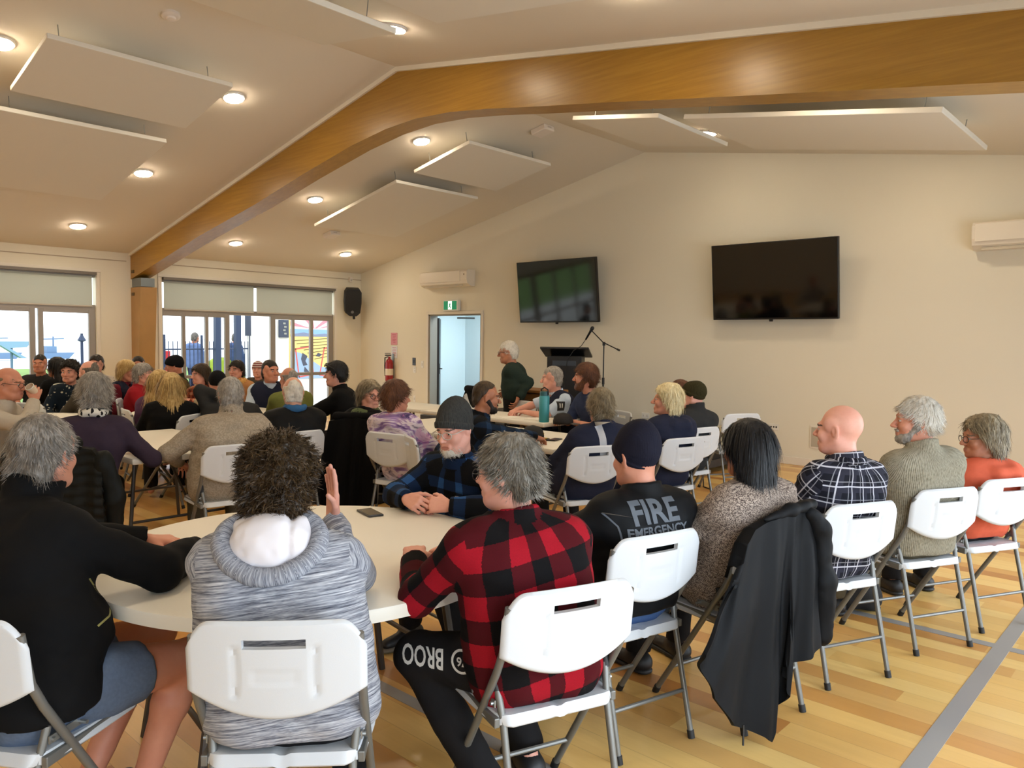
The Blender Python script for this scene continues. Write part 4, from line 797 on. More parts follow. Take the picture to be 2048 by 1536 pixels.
def boat(y, w, lab):
    t = thing('moored_boat', lab, 'boat', (-62, y*62/44, -0.25)); mb = MB(); mb.prism([(-w/2, 0.1), (w/2, 0.1), (w/2+0.4, 0.55), (-w/2, 0.5)], -0.7, 0.7, 'x'); mb.build('hull', M_FAR, t, fix=True); mb = MB(); mb.box((0, -w*0.15, 0.75), (1.0, w*0.4, 0.5)); mb.build('cabin', M_FAR, t)
    mb = MB(); mb.tube([(0, 0, 0.5), (0, 0, 1.7)], 0.06, 6); mb.tube([(0, -0.6, 1.5), (0, 0.7, 1.55)], 0.05, 6); mb.build('mast', M_FAR, t)
boat(10.6, 2.0, 'bluish moored boat far outside at left edge'); boat(13.1, 1.6, 'bluish boat with a mast outside left of the dark shirted man'); boat(16.2, 2.2, 'bluish boat outside right of the dark shirted man')
t = thing('outdoor_umbrella', 'bluish folded structure far outside at left edge', 'shelter', (-36, 9.2, 0)); mb = MB(); mb.prism([(-0.7, 1.28), (0.7, 1.28), (0.5, 1.05), (-0.1, 1.0), (0.5, 0.6), (0.3, 0.6), (-0.4, 1.1)], -0.2, 0.2, 'x'); mb.build('canopy', plain('canopy_flare_blue', (136, 168, 200), 0.6), t, fix=True)  # canopy tinted with the same bluish flare
mb = MB(); mb.tube([(0, 0, 0), (0, 0, 1.1)], 0.05, 6); mb.build('post', M_FAR, t)
V, Q = surf([el((-19.0, 9.55, 0.45), (0.5, 0.5, 0.6), k=0.1), el((-19.3, 10.0, 0.5), (0.4, 0.5, 0.5), k=0.1)], 0.06, lambda p, f: f+0.06*vnoise(p*6)); mb = MB(); mb.add(V, Q.tolist()); o = mb.build('hedge', plain('hedge_yellow_green', (140, 160, 44), 0.9, var=0.3), smooth=True); o['kind'] = 'stuff'; tag(o, 'yellow green shrubs behind the fence outside', 'hedge')
mb = MB(); mb.box((0, 0, 0.62), (0.1, 0.25, 1.24), bev=0.02); o = mb.build('red_bollard', plain('bollard_red', (196, 44, 48), 0.5)); o.location = (-17.3, 7.36, 0); tag(o, 'red post outside at the left end of the fence', 'post')
for y, h, lab in ((8.55, 2.6, 'dark post outside left of the open sliding door'), (9.05, 2.6, 'dark post outside beside the open sliding door')):
    mb = MB(); mb.box((0, 0, h/2), (0.12, 0.13, h)); o = mb.build('verandah_post', M_FEN); o.location = (-17.2, y, -0.03); tag(o, lab, 'post')
# ================================================================== PEOPLE
def skin_mat(key, rgb):
    if key in _mc: return _mc[key]
    q = N(key); v = q.obj(); a = q.noise(v, 14, 3); b = q.noise(v, 90, 2); c = lin(*rgb)
    red = (c[0]*0.95, c[1]*0.72, c[2]*0.68); pale = tuple(min(1, x*1.1) for x in c)
    col = q.mix(a, pale, red); col = q.mix(q.math('MULTIPLY', b, 0.25), col, tuple(x*0.7 for x in c))
    q.bump(b, 0.10, 0.003); _mc[key] = q.done(col, 0.5, 0, 0.4, Subsurface_Weight=0.0); return _mc[key]
SKIN = {k: skin_mat('skin_'+k, v) for k, v in dict(fair=(214, 164, 138), ruddy=(204, 146, 120), tan=(176, 122, 92), pink=(222, 168, 148), deep=(158, 108, 84)).items()}
M_LIP = plain('lips', (182, 118, 102), 0.5); M_EYE = plain('eye_white', (186, 178, 170), 0.3); M_IRIS = plain('eye_iris', (52, 48, 44), 0.2); M_NAIL = plain('nails', (226, 184, 166), 0.35)  # eye whites darkened, shading put into their colour
def hair_mat(key, stops, rough=0.5):
    if key in _mc: return _mc[key]
    q = N(key); u = q.xyz(q.uv())[0]; v = q.obj(); n = q.noise(q.vmul(v, (1, 1, 0.35)), 70, 3, 0.6); f = q.math('ADD', q.math('MULTIPLY', n, 0.75), q.math('MULTIPLY', u, 0.3))
    lo = q.noise(v, 9, 2); f = q.math('ADD', f, q.math('MULTIPLY', q.math('SUBTRACT', lo, 0.5), 0.5))
    q.bump(n, 0.5, 0.006); _mc[key] = q.done(q.ramp(f, [(p, lin(*c)) for p, c in stops]), rough, 0, 0.35); return _mc[key]
HAIR = {k: hair_mat('hair_'+k, v) for k, v in dict(
    pewter=[(0.2, (60, 55, 50)), (0.5, (116, 109, 101)), (0.85, (186, 180, 172))], brown=[(0.2, (20, 13, 6)), (0.5, (50, 35, 18)), (0.85, (88, 66, 36))], dark=[(0.2, (14, 11, 9)), (0.6, (34, 26, 20)), (0.9, (60, 48, 38))], black=[(0.2, (6, 6, 7)), (0.7, (18, 17, 19)), (1.0, (46, 46, 50))],
    grey=[(0.2, (84, 80, 76)), (0.5, (146, 140, 132)), (0.85, (200, 194, 184))], saltpepper=[(0.2, (58, 54, 48)), (0.5, (112, 106, 96)), (0.85, (176, 170, 158))], white=[(0.2, (150, 144, 134)), (0.5, (208, 202, 190)), (0.9, (236, 232, 222))],
    blonde=[(0.2, (122, 92, 48)), (0.5, (190, 158, 98)), (0.85, (228, 204, 150))], platinum=[(0.2, (170, 150, 108)), (0.5, (222, 206, 160)), (0.9, (244, 234, 200))], greybrown=[(0.2, (66, 56, 42)), (0.5, (122, 108, 84)), (0.85, (172, 158, 130))], darkgrey=[(0.2, (46, 42, 38)), (0.5, (92, 86, 78)), (0.85, (140, 132, 122))], auburn=[(0.2, (44, 22, 12)), (0.6, (96, 58, 36)), (0.9, (140, 92, 60))]).items()}
BROW = {k: plain('brow_'+k, v, 0.8) for k, v in dict(brown=(82, 58, 40), dark=(60, 44, 36), black=(46, 36, 32), grey=(140, 116, 100), pewter=(130, 106, 92), saltpepper=(112, 90, 76), white=(176, 150, 132), blonde=(150, 112, 76), platinum=(170, 136, 104), greybrown=(116, 88, 68), darkgrey=(100, 78, 66), auburn=(92, 60, 42)).items()}
def Rz(a): c, s = math.cos(a), math.sin(a); return np.array([[c, -s, 0], [s, c, 0], [0, 0, 1.0]])
def Rx(a): c, s = math.cos(a), math.sin(a); return np.array([[1, 0, 0], [0, c, -s], [0, s, c]])
def Ry(a): c, s = math.cos(a), math.sin(a); return np.array([[c, 0, s], [0, 1, 0], [-s, 0, c]])
def unit(v): return v/(np.linalg.norm(v)+1e-12)
def head_prims(nb, fem=0.0, nose=1.0, old=0.0):
    P = [el((0, -0.016, 0.028), (0.0735, 0.094, 0.090), 0.02), el((0, 0.020, -0.030), (0.061-0.003*fem, 0.068, 0.088), 0.03),
        rc((-0.026, 0.044, -0.086), (0.026, 0.044, -0.086), 0.029-0.003*fem, k=0.03), el((0, 0.074, -0.098), (0.021, 0.018, 0.018), 0.02)]
    for s in (-1, 1):
        P += [rc((s*0.054, -0.008, -0.050), (s*0.030, 0.050, -0.090), 0.021, 0.020, 0.025), el((s*0.040, 0.060, -0.030), (0.025, 0.024, 0.026), 0.02),
            el((s*0.066, 0.02, 0.03), (0.012, 0.03, 0.03), 0.02)]
    P += [rc((-0.032, 0.080, 0.021), (0.032, 0.080, 0.021), 0.0115, k=0.016), rc((0, 0.086, 0.010), (0, 0.108*1.0+0.004*nose, -0.029), 0.0075, 0.0115*nose, 0.012)]
    for s in (-1, 1):
        P += [el((s*0.011, 0.100, -0.034), (0.0095, 0.010, 0.008), 0.006), el((s*0.031, 0.099, 0.000), (0.0195, 0.018, 0.0105), 0.012, op='sub'),
            el((s*0.031, 0.0775, 0.001), (0.0150, 0.0132, 0.0132), 0.002, clip=[((0, 0.25, -1), 0.0175)]), el((s*0.031, 0.0775, 0.001), (0.0150, 0.0130, 0.0130), 0.002, clip=[((0, 0.1, 1), 0.0055)])]
    P += [rc((-0.019, 0.0850, -0.0640), (0.019, 0.0850, -0.0640), 0.0058, k=0.014), rc((-0.014, 0.0860, -0.0730), (0.014, 0.0860, -0.0730), 0.0066, k=0.014), rc((-0.023, 0.0935, -0.0685), (0.023, 0.0935, -0.0685), 0.0020, k=0.004, op='sub')]
    for s in (-1, 1):
        M = Rz(s*0.25)@Ry(s*0.1)
        P += [el((s*0.0765, -0.010, -0.006), (0.0085, 0.019, 0.032), 0.006, rot=M), el((s*0.0855, -0.005, -0.002), (0.0055, 0.009, 0.017), 0.005, op='sub')]
    P += [rc((0, -0.020, -0.055), nb, 0.055-0.006*fem, 0.060-0.006*fem, 0.03)]
    return P
HL_Z = [-0.16, -0.09, -0.05, -0.015, 0.01, 0.035, 0.06, 0.085, 0.13]; HL_Y = [-0.05, -0.042, -0.018, 0.004, 0.022, 0.054, 0.076, 0.098, 0.2]
def hair_geo(hv, t=0.012, front=0.0, nape=-0.085, bald=False, extra=(), noise=(0.003, 60), sides=0.0, cutf=True, grow=(1, 1, 1), smooth=1):
    g = np.array(grow, float); P = [el((0, -0.016, 0.030), (0.0745+t*g[0], 0.095+t*g[1], 0.091+t*g[2]), 0.02)]
    if nape < -0.05: P.append(rc((-0.028, -0.062, -0.03), (-0.028, -0.058, nape+0.02), 0.040+t*0.5, 0.034, 0.02)); P.append(rc((0.028, -0.062, -0.03), (0.028, -0.058, nape+0.02), 0.040+t*0.5, 0.034, 0.02))
    P += list(extra)
    def post(p, f):
        f = f+noise[0]*(vnoise(p*noise[1])+0.6*vnoise(p*noise[1]*2.3+9))
        if cutf:
            y = p[:, 1]-np.interp(p[:, 2], HL_Z, HL_Y)-front+0.004*vnoise(p*60); f = np.maximum(f, np.maximum(y*0.7, nape-p[:, 2]+0.006*vnoise(p*50)))
        if bald: f = np.maximum(f, np.minimum(p[:, 2]-0.045, p[:, 1]+0.085)*0.8)
        return f
    return surf(P, hv, post, smooth)
def crown_flow(p): return np.stack([p[:, 0]*0.8, (p[:, 1]+0.045)*0.9, -0.035+0*p[:, 2]], 1)
def fall_flow(p): f = np.clip(p[:, 1]+0.01, 0, 1)*10; return np.stack([np.sign(p[:, 0])*0.9*f+p[:, 0]*1.5, -0.5*f, -1+0*p[:, 2]], 1)
def fwd_flow(p): return np.stack([p[:, 0]*0.6, 0.05+0*p[:, 1], -0.01+p[:, 2]*0.1], 1)
def back_flow(p): return np.stack([p[:, 0]*0.5, -0.05+0*p[:, 1], -0.012+0*p[:, 2]], 1)
HS = {  # style: geometry, locks (count near, length, width, curl, lift), flow
    'short': (dict(t=0.008), (3800, 0.024, 0.0019, 0.08, 0.03), crown_flow), 'crop': (dict(t=0.004, noise=(0.0015, 80)), (2400, 0.012, 0.0016, 0.1, 0.15), crown_flow),
    'thick': (dict(t=0.020, nape=-0.10), (5000, 0.030, 0.0022, 0.16, 0.05), crown_flow), 'curly': (dict(t=0.032, nape=-0.128, noise=(0.012, 40), front=0.0, extra=(el((0, -0.05, -0.06), (0.085, 0.07, 0.075), 0.03),)), (9000, 0.030, 0.0030, 0.9, 0.22), crown_flow),
    'balding': (dict(t=0.006, bald=True), (1700, 0.02, 0.0018, 0.1, 0.05), crown_flow), 'bob': (dict(t=0.022, nape=-0.165, extra=(el((0, -0.035, -0.07), (0.098, 0.085, 0.105), 0.03),)), (5200, 0.10, 0.0034, 0.04, 0.0), fall_flow),
    'wavybob': (dict(t=0.024, nape=-0.13, noise=(0.007, 30), extra=(el((0, -0.035, -0.05), (0.100, 0.085, 0.085), 0.03),)), (4200, 0.06, 0.003, 0.25, 0.03), fall_flow),
    'long': (dict(t=0.018, nape=-0.40, noise=(0.004, 30), extra=(el((0, -0.06, -0.12), (0.100, 0.055, 0.16), 0.04), rc((-0.05, -0.07, -0.15), (-0.065, -0.09, -0.32), 0.05, 0.03, 0.05), rc((0.05, -0.07, -0.15), (0.05, -0.09, -0.34), 0.05, 0.028, 0.05), rc((0, -0.08, -0.15), (-0.01, -0.10, -0.35), 0.05, 0.03, 0.05))), (3600, 0.15, 0.005, 0.05, 0.0), fall_flow),
    'pixie': (dict(t=0.016, nape=-0.10, noise=(0.004, 40)), (3400, 0.042, 0.0024, 0.12, 0.04), crown_flow), 'messy': (dict(t=0.018, nape=-0.115, noise=(0.006, 40)), (4200, 0.045, 0.0024, 0.4, 0.15), crown_flow)}
def finger_chain(base, d, n, lens, curls, r0):
    """chain of segments that bends towards the palm normal n"""
    P = []; p = base; ax = np.cross(d, n)
    for i, (L, c) in enumerate(zip(lens, curls)):
        ca, sa = math.cos(c), math.sin(c); d, n = d*ca+n*sa, n*ca-d*sa
        q = p+d*L; P.append(rc(p, q, r0*(1-0.07*i), r0*(1-0.07*(i+1)), 0.004)); p = q
    return P, p
def hand_prims(w, d, n, thumb_side, curl=0.35, spread=0.06, s=1.0, thumb=0.5):
    """w wrist, d direction of the fingers, n palm normal (the way fingers curl), thumb_side lateral unit vector towards the thumb"""
    d = unit(A3(d)); n = A3(n); n = unit(n-d*(n@d)); t = unit(np.cross(d, n)); t = t if t@A3(thumb_side) > 0 else -t
    cs = [curl*(0.9+0.12*i) for i in range(4)] if np.isscalar(curl) else list(curl)
    P = []; offs = [0.031, 0.0105, -0.0105, -0.030]; fl = [(0.042, 0.026, 0.021), (0.047, 0.030, 0.022), (0.043, 0.028, 0.021), (0.034, 0.021, 0.019)]; kl = [0.084, 0.088, 0.084, 0.076]; tips = []
    for i in range(4):
        kn = w+(d*kl[i]+t*offs[i])*s
        P.append(rc(w+(d*0.012+t*offs[i]*0.55)*s, kn, 0.0155*s, 0.0115*s, 0.014)); dd = unit(d+t*spread*(1.5-i))
        c, tip = finger_chain(kn, dd, n, [x*s for x in fl[i]], [cs[i]*0.9, cs[i]*1.15, cs[i]*0.75], (0.0092 if i < 3 else 0.0080)*s); P += c; tips.append(tip)
    b = w+(d*0.022+t*0.024)*s; td = unit(d*0.72+t*0.62+n*0.25)
    P.append(rc(b, b+td*0.040*s, 0.0155*s, 0.0125*s, 0.012)); c, tip = finger_chain(b+td*0.040*s, unit(td+d*0.25), unit(n-t*0.5), [0.031*s, 0.026*s], [thumb*0.5, thumb*0.7], 0.0098*s); P += c
    return P
def ik(S_, T, l1, l2, hint):
    v = T-S_; L = np.linalg.norm(v); L = min(L, (l1+l2)*0.995); d = unit(v); T = S_+d*L
    a = (l1*l1-l2*l2+L*L)/(2*L); h = math.sqrt(max(1e-6, l1*l1-a*a)); hp = A3(hint); hp = unit(hp-d*(hp@d)); return S_+d*a+hp*h, T
def tube_ring(c, rx, ry, r, M, seg=22, z=0.0, n=8):
    mb = MB(); mb.tube([c+M@A3(rx*math.cos(a), 0, ry*math.sin(a)) for a in np.linspace(0, 2*PI, seg, endpoint=False)], r, 6, closed=True); return mb
def person(label, P, head, face, look=(0, 0, 0), w=1.0, belly=1.0, sh=0.176, vox=0.014, hv=0.006, skin='fair', hs=1.0, fem=0.0, hair=None, hair_col='grey', hair_kw=None, locks=1.0, hat=None, beard=None, glasses=None,
        top=None, top_t=0.012, sleeve=1.0, hem=0.42, collar='crew', collar_mat=None, legs=None, leg_kw=None, shoe=None, arms=None, hands=None, noise=0.008, stand=False, name='person', bare_legs=False, round_back=0.03, hand_vox=0.0045, seatz=0.535, extra_top=None, vest=None):
    T = thing(name, label, 'person', (P[0], P[1], 0), math.radians(face-90), None)
    Rw = Rz(-math.radians(face-90)); h = Rw@A3(head[0]-P[0], head[1]-P[1], 0); h[2] = head[2]
    Rh = Rz(math.radians(look[0]))@Rx(math.radians(-look[1]))@Ry(math.radians(look[2])); Mh = Rh*hs
    hc = h-Rh@A3(0, -0.015, 0.120)*hs; pel = A3(0, -0.01, 0.93 if stand else seatz)
    nb = hc+A3(0, -0.045, -0.155)*hs; ax = unit(nb-pel); lat = A3(1, 0, 0)
    tl = np.linalg.norm(nb-pel); k_ = tl/0.50; back = A3(0, -round_back, 0)
    pt = lambda f: pel+(nb-pel)*f+back*math.sin(PI*min(1, f*1.05))
    shc = pt(0.87)+A3(0, -0.005, -0.010); SS = {-1: shc-lat*sh, 1: shc+lat*sh}
    uvt = (pel, ax, A3(0, 1, 0), 0.165*w); q = top_t
    ww = w
    def torso(q, zmin=None, kk=0.06):
        cl = [((0, 0, -1), -zmin)] if zmin is not None else []
        L = [rc(pt(0.0)-lat*0.085*ww, pt(0.0)+lat*0.085*ww, 0.108*ww+q, k=kk, uv=uvt, clip=cl), rc(pt(0.30)+A3(0, 0.02*(belly-1)*5, 0)-lat*0.075*ww*belly, pt(0.30)+A3(0, 0.02*(belly-1)*5, 0)+lat*0.075*ww*belly, 0.104*belly*ww**0.5+q, k=kk, uv=uvt, clip=cl),
            rc(pt(0.62)-lat*0.085*ww, pt(0.62)+lat*0.085*ww, 0.108*ww**0.5+q, k=kk, uv=uvt, clip=cl), rc(pt(0.82)-lat*(sh-0.075), pt(0.82)+lat*(sh-0.075), 0.088+q, k=kk, uv=uvt),
            rc(SS[-1]+lat*0.02, SS[1]-lat*0.02, 0.056+q, k=0.05, uv=uvt), rc(nb+A3(0, 0, -0.02), pt(0.86), 0.062+q*0.6, 0.08+q, k=0.05, uv=uvt)]
        return L
    l1, l2 = 0.285*max(0.92, min(1.05, k_)), 0.255*max(0.92, min(1.05, k_)); A = {}
    for s, nm in ((-1, 'L'), (1, 'R')):
        a = (arms or {}).get(nm) or (s*0.13, 0.30, 0.60) if not stand else ((arms or {}).get(nm) or (s*0.24, 0.06, 0.80))
        if a[0] == 'w': a = tuple(Rw@A3(a[1]-P[0], a[2]-P[1], 0)+A3(0, 0, a[3]))+tuple(Rw@A3(*a[4:7]) if len(a) >= 7 else ())
        hint = A3(a[3:6]) if len(a) >= 6 else A3(s*0.9, -0.5, -0.6); E, Wr = ik(SS[s], A3(a[:3]), l1, l2, hint); A[s] = (SS[s], E, Wr)
    lk = dict(leg_kw or {}); LG = {}
    for k in list(lk):
        if k[:4] in ('knee', 'anke', 'ankL', 'ankR') and lk[k][0] == 'w': v = lk[k]; lk[k] = tuple(Rw@A3(v[1]-P[0], v[2]-P[1], 0)+A3(0, 0, v[3]))
    for s, nm in ((-1, 'L'), (1, 'R')):
        hip = pel+A3(s*0.085*ww, 0.0, -0.01)
        kn = A3(*lk.get('knee'+nm, (s*0.13, 0.40, 0.50) if not stand else (s*0.10, 0.02, 0.49))); an = A3(*lk.get('ank'+nm, (s*0.13, 0.40, 0.09) if not stand else (s*0.10, -0.02, 0.09))); LG[s] = (hip, kn, an)
    # body: one continuous skin surface (core under the clothes, neck and head, hands, bare limbs)
    mb = MB(); core = [rc(p.a, p.b, p.ra*0.80, p.rb*0.80, p.k) for p in torso(-0.012)]
    for s in (-1, 1):
        S_, E, Wr = A[s]; hip, kn, an = LG[s]; core += [rc(S_, E, 0.040, 0.034, 0.02), rc(E, Wr, 0.034, 0.024, 0.02), rc(hip, kn, 0.065, 0.05, 0.03), rc(kn, an, 0.048, 0.035, 0.03), rc(an-A3(0, 0.02, 0.02), an+A3(0, 0.10, -0.05), 0.032, 0.025, 0.02)]
    V, Q = surf(core, 0.022, None, 1); mb.add(V, Q.tolist(), 0)
    nbl = Rh.T@(nb-hc)/hs
    V, Q = surf(head_prims(nbl, fem), hv, None, 1); c = V[Q].mean(1)
    mi = np.where(((c[:, 0]/0.022)**2+((c[:, 2]+0.0688)/0.0085)**2 < 1) & (c[:, 1] > 0.08), 1, 0)
    mi = np.where(((np.abs(c[:, 0])-0.033)/0.019)**2+((c[:, 2]-0.0205+0.12*(np.abs(c[:, 0])-0.033))/0.0052)**2 < 1, np.where(c[:, 1] > 0.06, 4, mi), mi)
    mb.add(hc+V@Mh.T, Q.tolist(), mi.tolist())
    for s in (-1, 1):
        for r, cc, m in ((0.0118, (s*0.031, 0.0775, 0.001), 2), (0.0062, (s*0.031, 0.0842, 0.000), 3)):
            nu_, nv_ = 12, 8; VV = [A3(cc)+r*A3(math.sin(b)*math.cos(a), math.cos(b), math.sin(b)*math.sin(a)) for b in np.linspace(0.05, PI-0.05, nv_) for a in np.linspace(0, 2*PI, nu_, endpoint=False)]
            FF = [(i*nu_+k, i*nu_+(k+1) % nu_, (i+1)*nu_+(k+1) % nu_, (i+1)*nu_+k) for i in range(nv_-1) for k in range(nu_)]; mb.add(hc+np.array(VV)@Mh.T, FF, m)
    for s, nm in ((-1, 'L'), (1, 'R')):
        S_, E, Wr = A[s]; hd = (hands or {}).get(nm, {}); fd = unit(Wr-E)
        hd = {k: (tuple(Rw@A3(*v[1:])) if isinstance(v, tuple) and v[0] == 'w' else v) for k, v in hd.items()}
        d = A3(hd.get('d', fd*0.9+A3(0, 0, -0.1))); n = A3(hd.get('n', (0, 0.1, -1) if not stand else (-s, 0, 0))); ts = A3(hd.get('t', (-s, 0.2, 0.1) if not stand else (0, 1, 0)))
        HP = hand_prims(Wr+fd*0.004, d, n, ts, hd.get('curl', 0.4), hd.get('spread', 0.05), hd.get('s', 1.0), hd.get('thumb', 0.5)); st = max(0.55, sleeve-0.12) if sleeve > 0.5 else max(sleeve*2-0.1, 0.0)
        if sleeve >= 0.5: HP.append(rc(E+(Wr-E)*0.70, Wr, 0.030, 0.0255, 0.012))
        else: HP += [rc(E, Wr, 0.041, 0.0265, 0.012), rc(S_+(E-S_)*0.3, E, 0.046, 0.040, 0.02)]
        V, Q = surf(HP, hand_vox if (nm in (hands or {})) else 0.0075, None, 1); mb.add(V, Q.tolist(), 0)
    if bare_legs:
        for s in (-1, 1):
            hip, kn, an = LG[s]; calf = kn+(an-kn)*0.32+A3(0, -0.025, 0)
            V, Q = surf([rc(hip, kn, 0.088*w, 0.058, 0.03), rc(kn, calf, 0.054, 0.056, 0.03), rc(calf, an, 0.056, 0.036, 0.03), el(kn+A3(0, 0.022, 0.01), (0.042, 0.04, 0.045), 0.03), rc(an, an+A3(0, -0.025, -0.05), 0.035, 0.034, 0.02), rc(an, an+A3(0, 0.13, -0.055), 0.036, 0.028, 0.02)], 0.011, lambda p, f: f+0.002*vnoise(p*30), 2); mb.add(V, Q.tolist(), 0)
    body = mb.build('body', [SKIN[skin], M_LIP, M_EYE, M_IRIS, BROW[hair_col if hair else 'darkgrey']], T, smooth=True)
    # jacket, shirt or jersey
    if top is not None:
        tp = torso(q, hem if hem > 0.3 or stand else None)
        for s in (-1, 1):
            S_, E, Wr = A[s]
            if sleeve >= 0.5:
                f = (sleeve-0.5)*2; C_ = E+(Wr-E)*f; d = unit(Wr-E)
                tp += [rc(S_, E, 0.048+q, 0.041+q, 0.035), rc(E, C_, 0.041+q, 0.031+q*0.8, 0.022, clip=[(d, d@C_+0.004)])]
            elif sleeve > 0: C_ = S_+(E-S_)*sleeve*2; d = unit(E-S_); tp += [rc(S_, C_, 0.054+q, 0.050+q, 0.035, clip=[(d, d@C_)])]
        hd_ = unit(hc-nb)
        if collar in ('stand', 'shirt', 'high'):
            hh = {'stand': 0.055, 'shirt': 0.045, 'high': 0.085}[collar]; tp.append(rc(nb+A3(0, -0.004, -0.03), nb+hd_*hh+A3(0, -0.006, 0), 0.075+q*0.4, 0.075+q*0.4, 0.015, clip=[(hd_, hd_@(nb+hd_*hh))]))
        if collar == 'hood':
            tp += [rc(nb+A3(-0.085, -0.02, 0.0), nb+A3(-0.06, -0.10, -0.03), 0.034, 0.04, 0.03), rc(nb+A3(0.085, -0.02, 0.0), nb+A3(0.06, -0.10, -0.03), 0.034, 0.04, 0.03), rc(nb+A3(-0.06, -0.10, -0.035), nb+A3(0.06, -0.10, -0.035), 0.045, k=0.03)]
        tp += list(extra_top or []); rn = 0.062-0.006*fem
        tp += [rc(nb+A3(0, 0, -0.01)+hd_*0.02, nb+hd_*0.2, rn, rn+0.012, 0.006, op='sub')]
        ws = np.array([1.0, 1.0, 0.45])
        def post(p, f):
            n1 = vnoise(p*np.array([9, 9, 16])+P[0]*7); n2 = vnoise(p*np.array([22, 22, 38])+5+P[1]*3)
            return f+noise*(n1+0.45*n2)+noise*0.6*np.abs(vnoise(p*np.array([5, 5, 24])+11))
        V, Q = surf(tp, vox, post, 2); mb = MB(); mb.add(V, Q.tolist(), 0, clothuv(V, Q, tp).reshape(-1, 2)); mb.build({'shirt': 'shirt', 'stand': 'jacket', 'high': 'jacket', 'hood': 'hooded_top', 'crew': 'jersey'}[collar], top, T, smooth=True)
    if vest is not None:
        vp = torso(q+0.014, hem+0.04)+[rc(nb+A3(0, 0.03, -0.07), nb+A3(0, 0.05, 0.2), 0.055, 0.09, 0.01, op='sub')]
        for s in (-1, 1): vp.append(rc(SS[s]+lat*s*0.035+A3(0, 0, 0.1), SS[s]+lat*s*0.02+A3(0, 0.02, -0.14), 0.052, 0.06, 0.02, op='sub'))
        V, Q = surf(vp, vox, lambda p, f: f+noise*0.5*vnoise(p*14), 2); mb = MB(); mb.add(V, Q.tolist(), 0, clothuv(V, Q, vp).reshape(-1, 2)); mb.build('vest', vest, T, smooth=True)
    if legs is not None:
        cut = lk.get('cut', 1.0); tr = [rc(pt(0)-lat*0.08*ww, pt(0)+lat*0.08*ww, 0.102*ww, k=0.05, uv=uvt, clip=[((0, 0, 1), hem+0.10 if not stand else 1.05)])]
        for s in (-1, 1):
            hip, kn, an = LG[s]; d = unit(kn-hip)
            if cut < 1: C_ = hip+(kn-hip)*cut; tr.append(rc(hip, C_, 0.105*w, 0.092, 0.03, clip=[(d, d@C_)]))
            else: d2 = unit(an-kn); tr += [rc(hip+A3(0, 0.03, 0), kn, 0.094*w, 0.072, 0.03), rc(kn, an, 0.070, 0.060, 0.03, clip=[(d2, d2@an-0.005)])]
        V, Q = surf(tr, max(vox, 0.011), lambda p, f: f+0.006*vnoise(p*np.array([14, 14, 20]))+0.003*vnoise(p*40), 2); mb = MB(); mb.add(V, Q.tolist(), 0, clothuv(V, Q, tr).reshape(-1, 2)); mb.build('shorts' if cut < 1 else 'trousers', legs, T, smooth=True)
    if shoe is not None:
        for s in (-1, 1):
            an = LG[s][2]; b = A3(an[0], an[1], 0); up, so = shoe; cz = [((0, 0, -1), -0.022)]
            V, Q = surf([rc(b+A3(0, -0.03, 0.05), b+A3(0, 0.02, 0.075), 0.042, 0.044, 0.02, clip=cz), rc(b+A3(0, -0.02, 0.045), b+A3(s*0.01, 0.16, 0.032), 0.042, 0.034, 0.03, clip=cz)], 0.010, None, 1); mb = MB(); mb.add(V, Q.tolist()); o = mb.build('shoe', up, T, smooth=True)
            V, Q = surf([rc(b+A3(0, -0.03, 0.014), b+A3(s*0.01, 0.165, 0.014), 0.046, 0.041, 0.02, clip=[((0, 0, -1), -0.002), ((0, 0, 1), 0.026)])], 0.009, None, 1); mb = MB(); mb.add(V, Q.tolist()); mb.build('sole', so, o, smooth=True)
    # hair, beard, hat, glasses
    def put(mb, V, Q, mi=0, uvv=0.5): mb.add(hc+V@Mh.T, Q.tolist(), mi, np.full((Q.size, 2), uvv))
    if hair:
        g, (n, L, wd, cu, li), fl = HS[hair]; g = dict(g); g.update(hair_kw or {}); V, Q = hair_geo(hv*1.05, **g); mb = MB(); put(mb, V, Q)
        m2 = MB(); n = int(n*locks)
        if n: strands(m2, V, Q, n, L, wd, fl, cu, 4, li, seed=int(abs(P[0]*1000)) % 9973, keep=lambda c: (c[:, 2] > g.get('nape', -0.085)+0.012))
        if n: v2 = np.concatenate(m2.v); mb.add(hc+v2@Mh.T, m2.f, 0, np.concatenate(m2.uv))
        mb.build('hair', HAIR[hair_col], T, smooth=True)
    if beard:
        bc, bt, full = beard; bp = [rc((-0.026, 0.046, -0.088), (0.026, 0.046, -0.088), 0.029+bt, k=0.03), el((0, 0.074, -0.098), (0.024+bt, 0.018+bt, 0.020+bt), 0.02)]
        if full: bp += [rc((s*0.055, 0.0, -0.03), (s*0.03, 0.05, -0.090), 0.021+bt, 0.021+bt, 0.02) for s in (-1, 1)]+[rc((-0.022, 0.090, -0.054), (0.022, 0.090, -0.054), 0.005+bt*0.4, k=0.01)]
        bp += [rc((-0.019, 0.10, -0.0685), (0.019, 0.10, -0.0685), 0.009, k=0.006, op='sub')]
        def bpost(p, f): return np.maximum(f+0.002*vnoise(p*90), p[:, 2]-np.where(np.abs(p[:, 0]) > 0.045, 0.0, -0.046))
        V, Q = surf(bp, hv, bpost, 1); mb = MB(); put(mb, V, Q)
        if locks > 0: m2 = MB(); strands(m2, V, Q, int(900*locks), 0.016, 0.0018, fall_flow, 0.25, 3, 0.35, seed=5); mb.add(hc+np.concatenate(m2.v)@Mh.T, m2.f, 0, np.concatenate(m2.uv))
        mb.build('beard', HAIR[bc], T, smooth=True)
